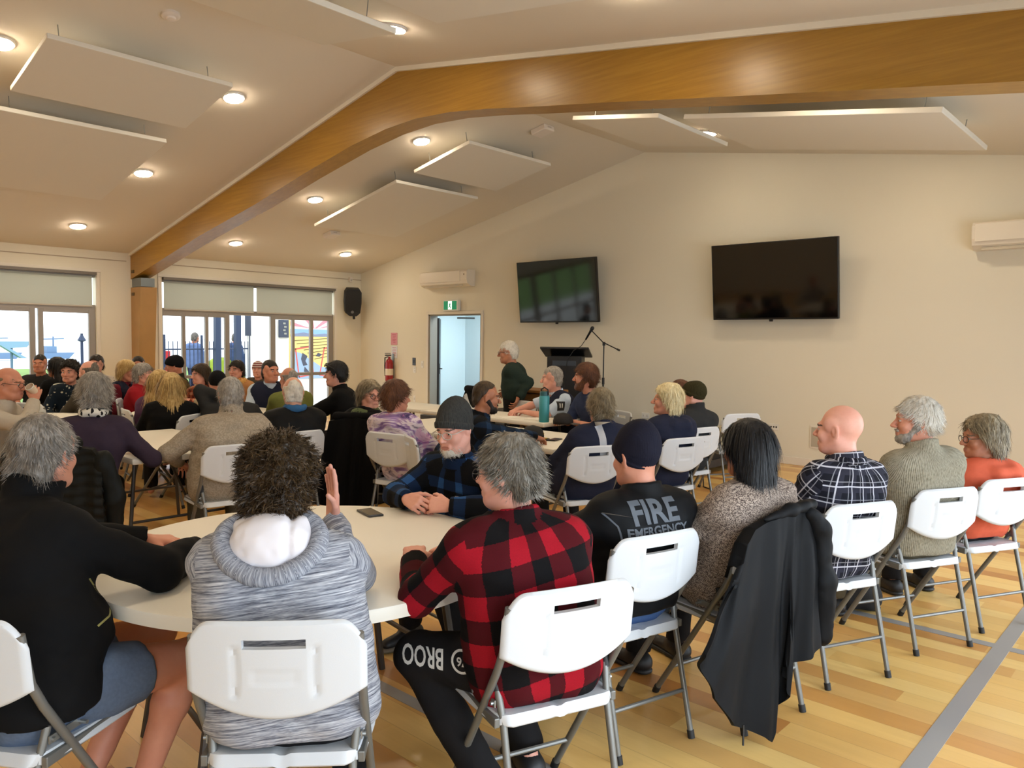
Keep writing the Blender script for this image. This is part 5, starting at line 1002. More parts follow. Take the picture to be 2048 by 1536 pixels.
    if hat:
        hm, kind = hat[0], hat[1]; tl_ = hat[2] if len(hat) > 2 else 0.0; up = hat[3] if len(hat) > 3 else 0.0; sl_ = hat[4] if len(hat) > 4 else 0.38
        hp = [el((0, -0.011, 0.036), (0.084, 0.109, 0.094+up*0.3), 0.02)]
        if up: hp.append(el((0, -0.03, 0.06+up), (0.062, 0.075, 0.07), 0.04))
        if kind == 'beanie':
            def hpost(p, f):
                e = (p[:, 2]-(-0.012+sl_*p[:, 1]+tl_)); rib = 0.0012*np.sin(np.arctan2(p[:, 0], p[:, 1]+0.02)*64)
                cuff = 0.006*np.clip((0.036-e)/0.006, 0, 1); fold = 0.004*vnoise(p*np.array([14, 14, 22])+3)
                return np.maximum(f-cuff+rib+fold, -e)
        V, Q = surf(hp, hv, hpost, 1); mb = MB(); mb.add(hc+V@Mh.T, Q.tolist(), 0, clothuv(V, Q, hp).reshape(-1, 2)); mb.build('beanie', hm, T, smooth=True)
    if glasses:
        gm, gr = glasses; g = bpy.data.objects.new('glasses', None); COL.objects.link(g); g.parent = T
        mb = MB()
        for s in (-1, 1): tr_ = tube_ring(A3(s*0.033, 0.104, -0.004), 0.026, 0.018, gr, Rz(-s*0.12)); mb.v += tr_.v; mb.f += [[i+mb.n for i in f] for f in tr_.f]; mb.mi += tr_.mi; mb.uv += tr_.uv; mb.n += tr_.n
        mb.tube([(-0.009, 0.107, 0.002), (0, 0.110, 0.005), (0.009, 0.107, 0.002)], gr, 6)
        for s in (-1, 1): mb.tube([(s*0.058, 0.100, 0.003), (s*0.074, 0.085, 0.004), (s*0.082, 0.0, 0.006), (s*0.083, -0.012, -0.006)], gr, 6)
        mb.v = [hc+v@Mh.T for v in mb.v]; mb.build('spectacle_frame', gm, g, smooth=True)
        for s in (-1, 1):
            m3 = MB(); pts = [hc+Mh@(A3(s*0.033, 0.104, -0.004)+Rz(-s*0.12)@A3(0.025*math.cos(a), 0, 0.017*math.sin(a))) for a in np.linspace(0, 2*PI, 20, endpoint=False)]; m3.add(pts, [tuple(range(20))]); m3.build('lens', M_GLASS, g)
    return dict(face=face, P=P, Rw=Rw, body=body, T=T, hc=hc, R=Rh, nb=nb, pt=pt, A=A, LG=LG, hs=hs, pel=pel, ax=ax, SS=SS)
# ================================================================== CLOTH
def weave(q, s=700, k=0.08): q.bump(q.noise(q.uv(), s, 2), k, 0.002)
def cloth(key, rgb, rough=0.85, var=0.12, vs=40.0):
    if key in _mc: return _mc[key]
    q = N(key); c = lin(*rgb); f = q.noise(q.uv(), vs, 3); weave(q); _mc[key] = q.done(q.mix(f, tuple(x*(1-var) for x in c), tuple(min(1, x*(1+var)) for x in c)), rough, 0, 0.13); return _mc[key]
def band(q, u, period, duty, off=0.0): return q.math('LESS_THAN', q.math('FRACT', q.math('ADD', q.math('DIVIDE', u, period), off)), duty)
def check(key, cu, base, mid, both, period, duty=0.5, fuzz=0.004):
    q = N(key); uv = q.uv(); nz = q.n('ShaderNodeTexNoise'); q.put(nz.inputs['Vector'], uv); nz.inputs['Scale'].default_value = 160
    x, y, z = q.xyz(uv)[:3]; j = q.math('MULTIPLY', q.math('SUBTRACT', nz.outputs[0], 0.5), fuzz*2); x = q.math('ADD', x, j); y = q.math('ADD', y, j)
    a, b = band(q, x, period, duty, 0.25), band(q, y, period, duty); s = q.math('MULTIPLY', q.math('ADD', a, b), 0.5)
    c = q.ramp(s, [(0.0, lin(*base)), (0.5, lin(*mid)), (1.0, lin(*both))], 'LINEAR'); f = q.noise(uv, 220, 2); c = q.mix(q.math('MULTIPLY', f, 0.35), c, (0.005, 0.004, 0.004)); weave(q, 500, 0.2); return q.done(c, 0.92, 0, 0.15)
def grid(key, base, line, mid, period):
    q = N(key); uv = q.uv(); x, y, z = q.xyz(uv)[:3]; o = None
    a = q.math('MAXIMUM', band(q, x, period, 0.075), band(q, y, period, 0.075)); a2 = q.math('MAXIMUM', band(q, x, period, 0.05, 0.72), band(q, y, period, 0.05, 0.72))
    b = q.math('MAXIMUM', band(q, x, period, 0.42, 0.3), band(q, y, period, 0.42, 0.3)); n = q.noise(uv, 300, 2)
    c = q.mix(q.math('MULTIPLY', b, 0.5), lin(*base), lin(*mid)); c = q.mix(q.math('MULTIPLY', a2, 0.35), c, lin(*line)); c = q.mix(q.math('MULTIPLY', a, 0.85), c, lin(*line)); c = q.mix(q.math('MULTIPLY', n, 0.2), c, (0.01, 0.01, 0.012)); return q.done(c, 0.9, 0, 0.15)
def heather():
    q = N('heather_stripes'); uv = q.uv(); v = q.vmul(uv, (9, 210, 1)); a = q.noise(v, 1.0, 3, 0.7); b = q.noise(q.vmul(uv, (5, 90, 1)), 1.0, 2); c = q.noise(q.vmul(uv, (60, 500, 1)), 1.0, 2)
    f = q.math('ADD', q.math('MULTIPLY', a, 0.9), q.math('ADD', q.math('MULTIPLY', b, 0.3), q.math('MULTIPLY', c, 0.18)))
    q.bump(c, 0.15, 0.002); return q.done(q.ramp(f, [(0.46, lin(44, 47, 58)), (0.60, lin(108, 111, 122)), (0.74, lin(164, 167, 175)), (0.92, lin(212, 214, 219))]), 0.9, 0, 0.15)
def tiedye():
    q = N('tie_dye'); o = q.obj(); a = q.noise(q.vmul(o, (4, 4, 10)), 1.0, 4, 0.6, 1.2); b = q.noise(o, 7, 2)
    c = q.ramp(a, [(0.33, lin(74, 62, 104)), (0.43, lin(150, 120, 168)), (0.5, lin(218, 206, 214)), (0.58, lin(208, 190, 196)), (0.66, lin(92, 84, 108)), (0.74, lin(216, 208, 204))]); c = q.mix(q.math('MULTIPLY', q.math('GREATER_THAN', b, 0.6), 0.45), c, lin(206, 120, 176)); return q.done(c, 0.9, 0, 0.15)
def speckle(key, a, b, s=330, t=0.5):
    q = N(key); n = q.noise(q.uv(), s, 2, 0.6); m = q.noise(q.uv(), s*0.3, 2); f = q.math('ADD', n, q.math('MULTIPLY', q.math('SUBTRACT', m, 0.5), 0.4)); return q.done(q.ramp(f, [(t-0.05, lin(*a)), (t+0.06, lin(*b))]), 0.85, 0, 0.2)
def knit(key, a, b):
    q = N(key); uv = q.uv(); x, y, z = q.xyz(uv)[:3]; w = q.math('ABSOLUTE', q.math('SINE', q.math('MULTIPLY', x, 420))); n = q.noise(q.vmul(uv, (120, 60, 1)), 1.0, 3); f = q.math('ADD', q.math('MULTIPLY', w, 0.35), q.math('MULTIPLY', n, 0.75)); q.bump(w, 0.4, 0.003); return q.done(q.ramp(f, [(0.3, lin(*a)), (0.75, lin(*b))]), 0.95, 0, 0.1)
def shapes(key, base, sp, s=16, t=0.30):
    q = N(key); d = q.n('ShaderNodeTexVoronoi'); q.put(d.inputs['Vector'], q.vmul(q.uv(), (1, 1.5, 1))); d.inputs['Scale'].default_value = s; d.inputs['Randomness'].default_value = 0.7; n = q.noise(q.uv(), 60, 1)
    return q.done(q.ramp(q.math('ADD', d.outputs['Distance'], q.math('MULTIPLY', q.math('SUBTRACT', n, 0.5), 0.25)), [(t-0.02, lin(*sp)), (t+0.02, lin(*base))]), 0.85, 0, 0.2)
C_BLK = cloth('black_fleece', (14, 14, 15)); C_BLK2 = cloth('black_shell', (13, 14, 16), 0.62); C_NAVY = cloth('navy_cloth', (34, 38, 56)); C_CHAR = cloth('charcoal_cloth', (44, 45, 46)); C_DEN = cloth('blue_denim', (92, 106, 128), 0.9, 0.2, 90); C_JEAN = cloth('jeans', (70, 96, 140), 0.9, 0.2, 90)
C_TRS = cloth('dark_trousers', (28, 27, 28)); C_OLV = cloth('olive_wool', (112, 118, 62)); C_KHA = cloth('khaki_trousers', (84, 76, 58)); C_FAWN = speckle('fawn_fleece', (146, 134, 117), (164, 152, 135), 90); C_GRN = cloth('forest_hoodie', (38, 50, 44)); C_ORG = cloth('coral_orange', (198, 92, 66)); C_PUR = cloth('plum_jersey', (54, 44, 58)); C_PUR2 = cloth('purple_jersey', (86, 58, 84))
C_BEI = cloth('oatmeal_fleece', (186, 178, 164)); C_RED = cloth('red_jacket', (150, 30, 40)); C_MAR = cloth('maroon_sleeve', (96, 26, 40)); C_BRN = cloth('brown_jacket', (74, 68, 58)); C_SAND = cloth('sand_jacket', (172, 160, 134)); C_LBL = cloth('pale_blue_shirt', (190, 206, 226)); C_TEE = cloth('navy_tee', (46, 56, 84)); C_WFL = cloth('white_fleece', (226, 222, 226), 0.95, 0.08, 120)
C_BUF = check('red_buffalo_check', 0, (158, 18, 34), (74, 9, 17), (9, 7, 8), 0.146); C_BLU = check('blue_black_check', 0, (10, 11, 13), (20, 38, 66), (44, 84, 136), 0.16, 0.34); C_DPL = check('dark_blue_plaid', 0, (12, 14, 18), (20, 36, 56), (34, 56, 84), 0.14, 0.35)
C_GRID = grid('black_white_grid', (22, 22, 30), (206, 206, 216), (58, 58, 72), 0.078); C_ORP = check('orange_plaid', 0, (206, 150, 118), (168, 84, 58), (96, 40, 34), 0.07)
C_HEA = heather(); C_TIE = tiedye(); C_SPK = speckle('speckled_blouse', (72, 60, 56), (176, 160, 146), 300, 0.50); C_KNIT = knit('grey_knit', (92, 86, 70), (158, 152, 134)); C_FISH = shapes('white_shapes_on_navy', (18, 32, 46), (206, 208, 192)); C_LEO = shapes('dark_spots_on_cream', (196, 186, 172), (44, 40, 40), 26, 0.24)
C_BEAN = knit('charcoal_beanie', (38, 38, 38), (64, 64, 62)); C_BEANN = cloth('navy_beanie', (26, 26, 38)); C_BEANG = knit('olive_beanie', (40, 36, 20), (58, 54, 34)); C_BEANK = cloth('black_beanie', (18, 18, 20))
q = N('striped_beanie'); _x, _y, _z = q.xyz(q.obj())[:3]; C_BEANS = q.done(q.mix(band(q, _z, 0.034, 0.5), lin(206, 196, 186), lin(126, 50, 58)), 0.9)
M_SPEC = plain('clear_frame', (190, 182, 172), 0.3); M_SPECD = plain('dark_frame', (24, 22, 22), 0.35); M_SHOE = plain('black_shoe', (20, 20, 22), 0.55); M_SOLE = plain('grey_sole', (120, 112, 98), 0.6); SH = (M_SHOE, plain('black_sole', (26, 26, 26), 0.6))
# ================================================================== THE FRONT TABLE
A_ = person('man at left in black fleece jacket and blue denim shorts with bare legs', (-2.53, 0.65), (-2.77, 0.785, 1.298), 106, look=(22, 2, 0), w=1.30, belly=1.24, sh=0.21, vox=0.009, hv=0.004, hs=1.0, skin='ruddy', hair='short', hair_col='pewter', hair_kw=dict(t=0.010, nape=-0.095), top=C_BLK, top_t=0.028, hem=0.51, collar='high', legs=C_DEN, leg_kw=dict(cut=0.62, kneeR=('w', -2.47, 1.14, 0.50), ankR=('w', -2.50, 0.97, 0.09), kneeL=('w', -2.76, 1.14, 0.50), ankL=('w', -2.66, 0.86, 0.09)), bare_legs=True, shoe=SH, noise=0.009,
    arms={'R': ('w', -2.66, 1.24, 0.80, 1, -0.1, -0.45), 'L': ('w', -2.93, 1.17, 0.795, -1, -0.3, -0.4)}, hands={'R': dict(d=('w', -0.9, 0.2, -0.05), curl=0.35), 'L': dict(d=('w', 0.45, 0.75, -0.03), curl=0.35, t=('w', 0.6, -0.4, 0.5))})
B_ = person('woman with short curly brown hair in a grey striped hoodie', (-1.90, 1.16), (-2.02, 1.19, 1.255), 140, look=(-4, 6, 0), w=1.22, belly=1.12, sh=0.185, vox=0.008, hv=0.0045, fem=1, hs=0.97, hair='curly', hair_col='brown', top=C_HEA, top_t=0.018, collar='crew', legs=C_TRS, shoe=SH, skin='pink', noise=0.008, hem=0.47,
    arms={'R': ('w', -2.200, 1.50, 0.940, 0.55, 0.25, -1.0), 'L': ('w', -2.30, 1.48, 0.80, -0.5, -0.6, -0.7)}, hands={'R': dict(d=(0.0, 0.05, 1), n=(-0.9, -0.45, 0.0), t=(0.1, -0.9, 0.1), curl=0.08, spread=0.02), 'L': {}}, hand_vox=0.0035)
C_ = person('grey haired man in a red and black checked jacket', (-1.58, 1.84), (-1.66, 1.80, 1.255), 160, look=(36, 4, 0), w=1.12, belly=1.1, sh=0.188, vox=0.009, hv=0.0035, skin='pink', hs=0.97, hair='thick', hair_col='saltpepper', hair_kw=dict(t=0.014, nape=-0.09, noise=(0.006, 40)), glasses=(M_SPECD, 0.0016), top=C_BUF, top_t=0.02, collar='shirt', legs=C_TRS, shoe=SH, noise=0.007, hem=0.44,
    arms={'L': ('w', -2.03, 1.72, 0.795, 0.2, -0.8, -0.95), 'R': ('w', -2.05, 1.90, 0.80, 0.2, 1, -0.4)}, hands={'L': {}, 'R': {}}, leg_kw=dict(kneeL=('w', -1.95, 1.66, 0.50), ankL=('w', -1.62, 1.72, 0.09), kneeR=('w', -1.92, 1.98, 0.50), ankR=('w', -1.75, 2.02, 0.09)))
D_ = person('man in a charcoal beanie, glasses and blue checked jacket with clasped hands', (-2.86, 2.78), (-2.80, 2.61, 1.236), 276, look=(3, 12, 3), w=1.1, belly=1.08, sh=0.19, vox=0.008, hv=0.003, skin='pink', hat=(C_BEAN, 'beanie', 0.010, 0.028), beard=('white', 0.004, False), glasses=(M_SPEC, 0.0022), top=C_BLU, top_t=0.022, collar='stand', legs=C_TRS, shoe=(M_SHOE, M_SOLE), noise=0.008,
    arms={'R': ('w', -2.815, 2.335, 0.80, -1, 0.1, -0.3), 'L': ('w', -2.60, 2.41, 0.79, 1, 0.3, -0.3)}, hands={'R': dict(d=('w', 0.85, -0.10, -0.05), n=('w', 0.1, 0.75, -0.6), curl=0.85, t=('w', -0.1, 0.3, 0.9)), 'L': dict(d=('w', -0.85, -0.50, 0.02), n=('w', -0.4, 0.7, -0.55), curl=0.7, t=('w', 0, 0.4, 0.9))}, hand_vox=0.003, leg_kw=dict(kneeR=('w', -2.98, 2.42, 0.5), kneeL=('w', -2.7, 2.42, 0.5), ankR=('w', -3.0, 2.52, 0.09), ankL=('w', -2.62, 2.5, 0.09)))
E_ = person('person in a navy beanie and black jacket lettered FIRE EMERGENCY', (-1.735, 2.565), (-1.735, 2.645, 1.213), 164, look=(2, 6, 0), w=1.12, belly=1.05, sh=0.195, vox=0.009, hv=0.004, skin='ruddy', hat=(C_BEANN, 'beanie', -0.016, 0.022, 0.60), top=C_BLK2, top_t=0.02, collar='stand', legs=C_JEAN, shoe=SH, noise=0.007, hem=0.50,
    arms={'L': ('w', -2.12, 2.42, 0.78, -0.4, -1, -0.5), 'R': ('w', -2.1, 2.75, 0.7, 0.4, 1, -0.5)})
F_ = person('woman with a straight black bob and speckled blouse', (-1.55, 3.09), (-1.445, 3.05, 1.228), 166, look=(4, 4, 0), w=1.12, belly=1.05, sh=0.178, vox=0.009, hv=0.0045, fem=1, skin='tan', hs=0.95, hair='bob', hair_col='black', hair_kw=dict(nape=-0.150), top=C_SPK, top_t=0.02, collar='crew', legs=C_TRS, shoe=SH, noise=0.012, arms={'L': (-0.22, 0.26, 0.62, -1, -0.4, -0.4)})
G_ = person('bald man in a black shirt with white grid checks', (-1.36, 3.75), (-1.31, 3.76, 1.275), 155, look=(26, 0, 0), w=1.05, sh=0.185, vox=0.009, hv=0.0035, skin='pink', top=C_GRID, top_t=0.014, collar='shirt', legs=C_TRS, shoe=SH, noise=0.008, hem=0.46)
H_ = person('grey haired bearded man in a grey knitted jersey', (-1.17, 4.46), (-1.145, 4.41, 1.288), 153, look=(54, 0, 0), w=1.12, belly=1.08, sh=0.19, vox=0.010, hv=0.004, skin='ruddy', hair='thick', hair_col='white', hair_kw=dict(t=0.014, nape=-0.075), locks=0.9, beard=('grey', 0.006, True), top=C_KNIT, top_t=0.02, collar='stand', legs=C_KHA, shoe=SH, hem=0.47, noise=0.007)
I_ = person('woman in a coral orange hooded jacket with wavy hair and glasses', (-1.04, 5.09), (-0.975, 5.08, 1.157), 153, look=(64, 2, 0), w=1.08, belly=1.05, sh=0.172, vox=0.010, hv=0.0045, fem=1, skin='tan', hair='wavybob', hair_col='greybrown', hair_kw=dict(nape=-0.105), glasses=(M_SPECD, 0.0018), top=C_ORG, top_t=0.02, collar='hood', legs=C_TRS, shoe=SH, hem=0.47)
# ================================================================== THE RIGHT HAND TABLES
J_ = person('man in a navy jacket with a pale grey stripe down the back', (-3.35, 4.40), (-3.27, 4.51, 1.215), 156, look=(-14, 4, 0), w=1.15, belly=1.1, sh=0.19, vox=0.012, hv=0.005, skin='pink', hair='thick', hair_col='greybrown', locks=0.7, top=C_NAVY, top_t=0.02, collar='stand', legs=C_TRS, shoe=SH)
K_ = person('woman with tousled platinum blonde hair in a dark hooded jacket', (-3.2, 5.24), (-3.16, 5.27, 1.23), 165, look=(48, -4, 0), w=1.05, vox=0.013, hv=0.005, fem=1, skin='ruddy', hair='wavybob', hair_col='platinum', hair_kw=dict(nape=-0.10), locks=0.8, top=C_NAVY, top_t=0.028, collar='hood', legs=C_NAVY, shoe=SH)
L_ = person('person in a dark olive beanie and charcoal jacket', (-3.44, 5.98), (-3.37, 6.04, 1.225), 166, look=(24, 0, 0), w=1.08, vox=0.014, hv=0.006, skin='pink', hat=(C_BEANG, 'beanie', 0.0, 0.0), top=C_CHAR, top_t=0.022, collar='high', legs=C_TRS, shoe=SH)
person('dark haired person half hidden behind the olive beanie', (-3.84, 6.62), (-3.80, 6.53, 1.205), 166, look=(20, 0, 0), vox=0.016, hv=0.006, skin='tan', hair='short', hair_col='auburn', locks=0.3, top=C_BLK, legs=C_TRS, collar='stand')
N_ = person('bearded man with brown hair in a navy T shirt', (-4.72, 6.38), (-4.75, 6.3, 1.334), 246, look=(-30, 0, 0), vox=0.012, hv=0.005, hs=1.1, skin='ruddy', hair='thick', hair_col='auburn', locks=0.7, beard=('auburn', 0.012, True), top=C_TEE, top_t=0.012, sleeve=0.42, collar='crew', legs=C_TRS, shoe=SH, w=1.05, sh=0.19, arms={'L': (-0.1, 0.32, 0.76), 'R': (0.1, 0.32, 0.76)})
O_ = person('police officer with short grey hair in a navy vest and pale blue shirt', (-5.30, 6.66), (-5.37, 6.5, 1.288), 240, look=(-22, 4, 0), vox=0.012, hv=0.005, hs=1.1, skin='pink', hair='crop', hair_col='grey', locks=0.7, vest=C_NAVY, top=C_LBL, top_t=0.016, sleeve=0.40, collar='shirt', legs=C_NAVY, shoe=SH, w=1.12, sh=0.19, arms={'L': ('w', -5.52, 6.22, 0.79, 0.9, 0, -0.4), 'R': ('w', -5.68, 6.26, 0.80, -0.9, 0, -0.3)}, hands={'L': dict(curl=0.6), 'R': dict(curl=0.6)})
P_ = person('older man in a dark green hooded top standing with one hand on a chair', (-6.42, 7.02), (-6.44, 6.93, 1.555), 212, look=(6, 6, 0), stand=True, vox=0.014, hv=0.006, hs=1.12, skin='tan', hair='short', hair_col='white', locks=0.6, glasses=(M_SPECD, 0.002), top=C_GRN, top_t=0.022, collar='hood', hem=0.77, legs=C_TRS, shoe=SH, w=1.1, belly=1.15, arms={'L': ('w', -6.20, 6.86, 0.875, 0.5, 0.6, -0.2), 'R': (0.2, 0.12, 0.92)}, hands={'L': dict(d=('w', 0.1, -0.55, -0.8), n=('w', -0.5, -0.6, -0.3), curl=0.5, t=('w', -0.6, 0, 0))}, seatz=0.9)
Q_ = person('bearded man with shaved head in a dark blue plaid shirt', (-4.31, 3.95), (-4.08, 4.15, 1.253), 62, look=(-6, 6, 0), vox=0.011, hv=0.005, skin='tan', hair='crop', hair_col='brown', locks=0.5, hair_kw=dict(t=0.002, front=-0.055), beard=('dark', 0.006, True), top=C_DPL, top_t=0.016, collar='shirt', legs=C_TRS, shoe=SH, w=1.1, sh=0.188, arms={'R': ('w', -3.92, 4.58, 0.80, 0.9, -0.5, -0.3), 'L': ('w', -4.15, 4.62, 0.80, -0.9, 0.3, -0.3)}, hands={'R': dict(curl=0.5), 'L': dict(curl=0.5)})
R_ = person('woman with dark reddish hair in a purple and white tie dye hooded top', (-4.73, 3.93), (-4.81, 3.87, 1.225), 104, look=(-28, 4, 0), vox=0.012, hv=0.005, fem=1, skin='ruddy', hair='pixie', hair_col='auburn', hair_kw=dict(t=0.022, nape=-0.115), locks=0.8, top=C_TIE, top_t=0.02, collar='hood', legs=C_TRS, shoe=SH, w=1.02)
S_ = person('woman with glasses turning round, dark coat and green patterned scarf', (-5.60, 4.14), (-5.59, 4.19, 1.18), 104, look=(-106, 2, 0), vox=0.013, hv=0.005, fem=1, hs=1.02, skin='pink', hair='wavybob', hair_col='greybrown', hair_kw=dict(nape=-0.09), locks=0.7, glasses=(M_SPECD, 0.0022), top=C_BLK, top_t=0.022, collar='stand', legs=C_TRS, shoe=SH)
T_ = person('dark haired man in a black jacket with sunglasses pushed up on his head', (-6.60, 4.68), (-6.68, 4.6, 1.323), 220, look=(2, 2, 0), vox=0.013, hv=0.005, hs=1.06, skin='pink', hair='short', hair_col='black', hair_kw=dict(t=0.014), locks=0.6, top=C_BLK, top_t=0.02, collar='stand', legs=C_TRS, shoe=SH, w=1.15, belly=1.15, sh=0.19, arms={'R': ('w', -7.05, 4.42, 0.80), 'L': ('w', -6.95, 4.28, 0.79, 0.6, -0.4, -0.4)}, hands={'L': dict(curl=0.4)})
# ================================================================== THE LEFT HAND TABLES
U_ = person('grey haired man in a fawn fleece with a turned up collar', (-5.08, 2.58), (-5.2, 2.68, 1.268), 164, look=(-8, 6, 0), vox=0.010, hv=0.0045, skin='pink', hair='short', hair_col='grey', hair_kw=dict(t=0.010), top=C_FAWN, top_t=0.024, collar='high', legs=C_KHA, shoe=SH, w=1.22, belly=1.15, sh=0.20, noise=0.009, arms={'L': (-0.26, 0.30, 0.66, -1, -0.4, -0.3), 'R': (0.22, 0.34, 0.66, 1, -0.4, -0.3)})
V_ = person('bald man in a black jacket with a blue collar', (-5.42, 3.24), (-5.46, 3.345, 1.248), 164, look=(-10, 6, 0), vox=0.011, hv=0.005, skin='fair', hair='balding', hair_col='white', hair_kw=dict(t=0.003), locks=0.5, top=C_BLK2, top_t=0.024, collar='crew', legs=C_TRS, shoe=SH, w=1.2, sh=0.195, noise=0.010)
person('balding man in an olive green jersey', (-7.32, 4.48), (-7.31, 4.43, 1.245), 172, look=(10, 2, 0), vox=0.014, hv=0.006, skin='ruddy', hair='balding', hair_col='grey', locks=0.4, top=C_OLV, top_t=0.018, collar='crew', legs=C_TRS, w=1.1)
X_ = person('police officer with cropped hair and navy vest facing the room', (-8.36, 4.84), (-8.3, 4.77, 1.295), -28, look=(34, 0, 0), vox=0.013, hv=0.006, hs=1.08, skin='ruddy', hair='crop', hair_col='dark', locks=0.5, vest=C_NAVY, top=C_LBL, top_t=0.016, collar='shirt', legs=C_NAVY, w=1.2, sh=0.20)
person('person in a red and white striped beanie behind the police officer', (-10.98, 6.12), (-10.94, 6.09, 1.19), -50, look=(10, 0, 0), vox=0.016, hv=0.006, skin='pink', hat=(C_BEANS, 'beanie', 0.0, 0.0), top=C_BRN, legs=C_TRS)
Z_ = person('woman with dark hair and a yellow and orange scarf', (-10.1, 5.34), (-10.07, 5.29, 1.23), -52, look=(-14, 0, 0), vox=0.014, hv=0.006, fem=1, hs=1.05, skin='pink', hair='pixie', hair_col='dark', locks=0.4, top=cloth('ochre_scarf_top', (186, 132, 84)), legs=C_TRS, collar='hood')
person('woman with brown hair in an orange plaid shirt', (-9.22, 4.4), (-9.18, 4.35, 1.215), -70, look=(-20, 2, 0), vox=0.014, hv=0.006, fem=1, skin='pink', hair='wavybob', hair_col='brown', hair_kw=dict(nape=-0.12), locks=0.4, top=C_ORP, legs=C_TRS, collar='shirt', arms={'R': (0.1, 0.36, 0.8), 'L': (-0.12, 0.34, 0.8)})
person('person in a black beanie and sand coloured jacket seen from behind', (-7.48, 3.66), (-7.49, 3.72, 1.215), 160, look=(0, 0, 0), vox=0.014, hv=0.006, skin='pink', hat=(C_BEANK, 'beanie', -0.05, 0.0), top=C_SAND, legs=C_TRS, collar='crew')
g_ = person('person in a black jacket with a hand cupped to the ear', (-6.86, 3.60), (-6.95, 3.58, 1.17), 158, look=(0, 4, 0), vox=0.013, hv=0.006, skin='ruddy', hair='short', hair_col='darkgrey', locks=0.4, top=C_CHAR, top_t=0.024, collar='stand', legs=C_TRS, w=1.15, sh=0.195, arms={'L': (-0.13, 0.03, 0.99, -1, 0.2, -0.8)}, hands={'L': dict(d=(0.2, -0.2, 1), n=(0.3, -0.9, 0), t=(0, -0.3, 0.6), curl=0.4)})
person('man in a black beanie and dark olive jacket by the window', (-9.9, 4.38), (-9.86, 4.32, 1.315), -105, look=(-22, 8, 0), vox=0.014, hv=0.006, hs=1.04, skin='ruddy', hat=(C_BEANK, 'beanie', 0.0, 0.0), top=cloth('dark_olive_jacket', (46, 46, 38)), legs=C_TRS, collar='stand', w=1.15)
person('woman with long straight blonde hair in a black top', (-7.14, 3.06), (-7.18, 3.12, 1.21), 160, look=(-12, 4, 0), vox=0.012, hv=0.005, fem=1, skin='pink', hair='long', hair_col='blonde', locks=1.0, top=C_BLK, top_t=0.014, legs=C_TRS)
person('woman with fair hair in a purple jersey beside the long haired blonde', (-7.84, 3.22), (-7.75, 3.26, 1.215), 110, look=(-10, 4, 0), vox=0.014, hv=0.006, fem=1, skin='pink', hair='long', hair_col='blonde', hair_kw=dict(nape=-0.3), locks=0.6, top=C_PUR2, legs=C_TRS)
person('grey haired woman in a red jacket', (-9.14, 3.6), (-9.09, 3.62, 1.24), 55, look=(-10, 0, 0), vox=0.014, hv=0.006, fem=1, skin='pink', hair='pixie', hair_col='grey', locks=0.5, top=C_RED, top_t=0.018, legs=C_TRS, collar='stand')
AG_ = person('woman with fair hair in a navy vest over maroon sleeves leaning forward', (-9.86, 3.6), (-9.73, 3.7, 1.25), 48, look=(-6, 8, 0), vox=0.013, hv=0.006, fem=1, skin='ruddy', hair='wavybob', hair_col='blonde', hair_kw=dict(nape=-0.10), locks=0.5, vest=C_NAVY, top=C_MAR, top_t=0.012, legs=C_TRS, collar='stand')
person('ruddy man partly hidden behind the grey haired woman in red', (-11.3, 4.48), (-11.27, 4.43, 1.27), -40, look=(12, 0, 0), vox=0.017, hv=0.007, skin='ruddy', hair='short', hair_col='dark', locks=0.2, top=C_CHAR, legs=C_TRS)
AI_ = person('grey haired woman in a plum jersey with a black and white scarf at the neck', (-5.46, 1.76), (-5.52, 1.885, 1.30), 150, look=(14, 8, 0), vox=0.011, hv=0.005, fem=1, hs=1.06, skin='pink', hair='pixie', hair_col='grey', hair_kw=dict(t=0.02, nape=-0.10), locks=0.9, top=C_PUR, top_t=0.018, legs=C_TRS, shoe=SH, w=1.15, sh=0.185, arms={'R': ('w', -5.50, 2.16, 0.79, 0.9, 0.2, -0.5), 'L': (-0.2, 0.36, 0.78)})
person('pink faced balding man in dark clothes behind the plum jersey woman', (-9.12, 3.05), (-9.1, 3.05, 1.28), 205, look=(6, 6, 0), vox=0.016, hv=0.006, skin='pink', hair='balding', hair_col='darkgrey', locks=0.3, top=C_BRN, legs=C_TRS)
person('dark haired person in a cream top with dark spots near the window edge', (-10.85, 3.78), (-10.8, 3.72, 1.305), -30, look=(-16, 0, 0), vox=0.016, hv=0.006, fem=1, skin='pink', hair='short', hair_col='dark', locks=0.3, top=C_LEO, legs=C_TRS, collar='stand')
person('woman with dark curly hair in a navy top with white shapes', (-10.12, 3.22), (-10.1, 3.18, 1.25), -36, look=(-6, 4, 0), vox=0.013, hv=0.006, fem=1, hs=1.05, skin='pink', hair='curly', hair_col='dark', hair_kw=dict(t=0.024, nape=-0.10, front=-0.006), locks=0.35, top=C_FISH, top_t=0.018, legs=C_TRS)
person('long dark haired person in black behind the woman in white shapes', (-10.75, 3.25), (-10.78, 3.25, 1.27), 200, look=(20, 0, 0), vox=0.016, hv=0.006, fem=1, skin='tan', hair='long', hair_col='black', hair_kw=dict(nape=-0.24), locks=0.3, top=C_BLK, legs=C_TRS)
person('man with cropped hair in a dark T shirt with a pale print facing the room', (-11.5, 3.25), (-11.45, 3.25, 1.30), -32, look=(0, 0, 0), vox=0.015, hv=0.006, skin='ruddy', hair='crop', hair_col='dark', locks=0.3, top=C_CHAR, legs=C_TRS, w=1.15, sleeve=0.42, sh=0.195)
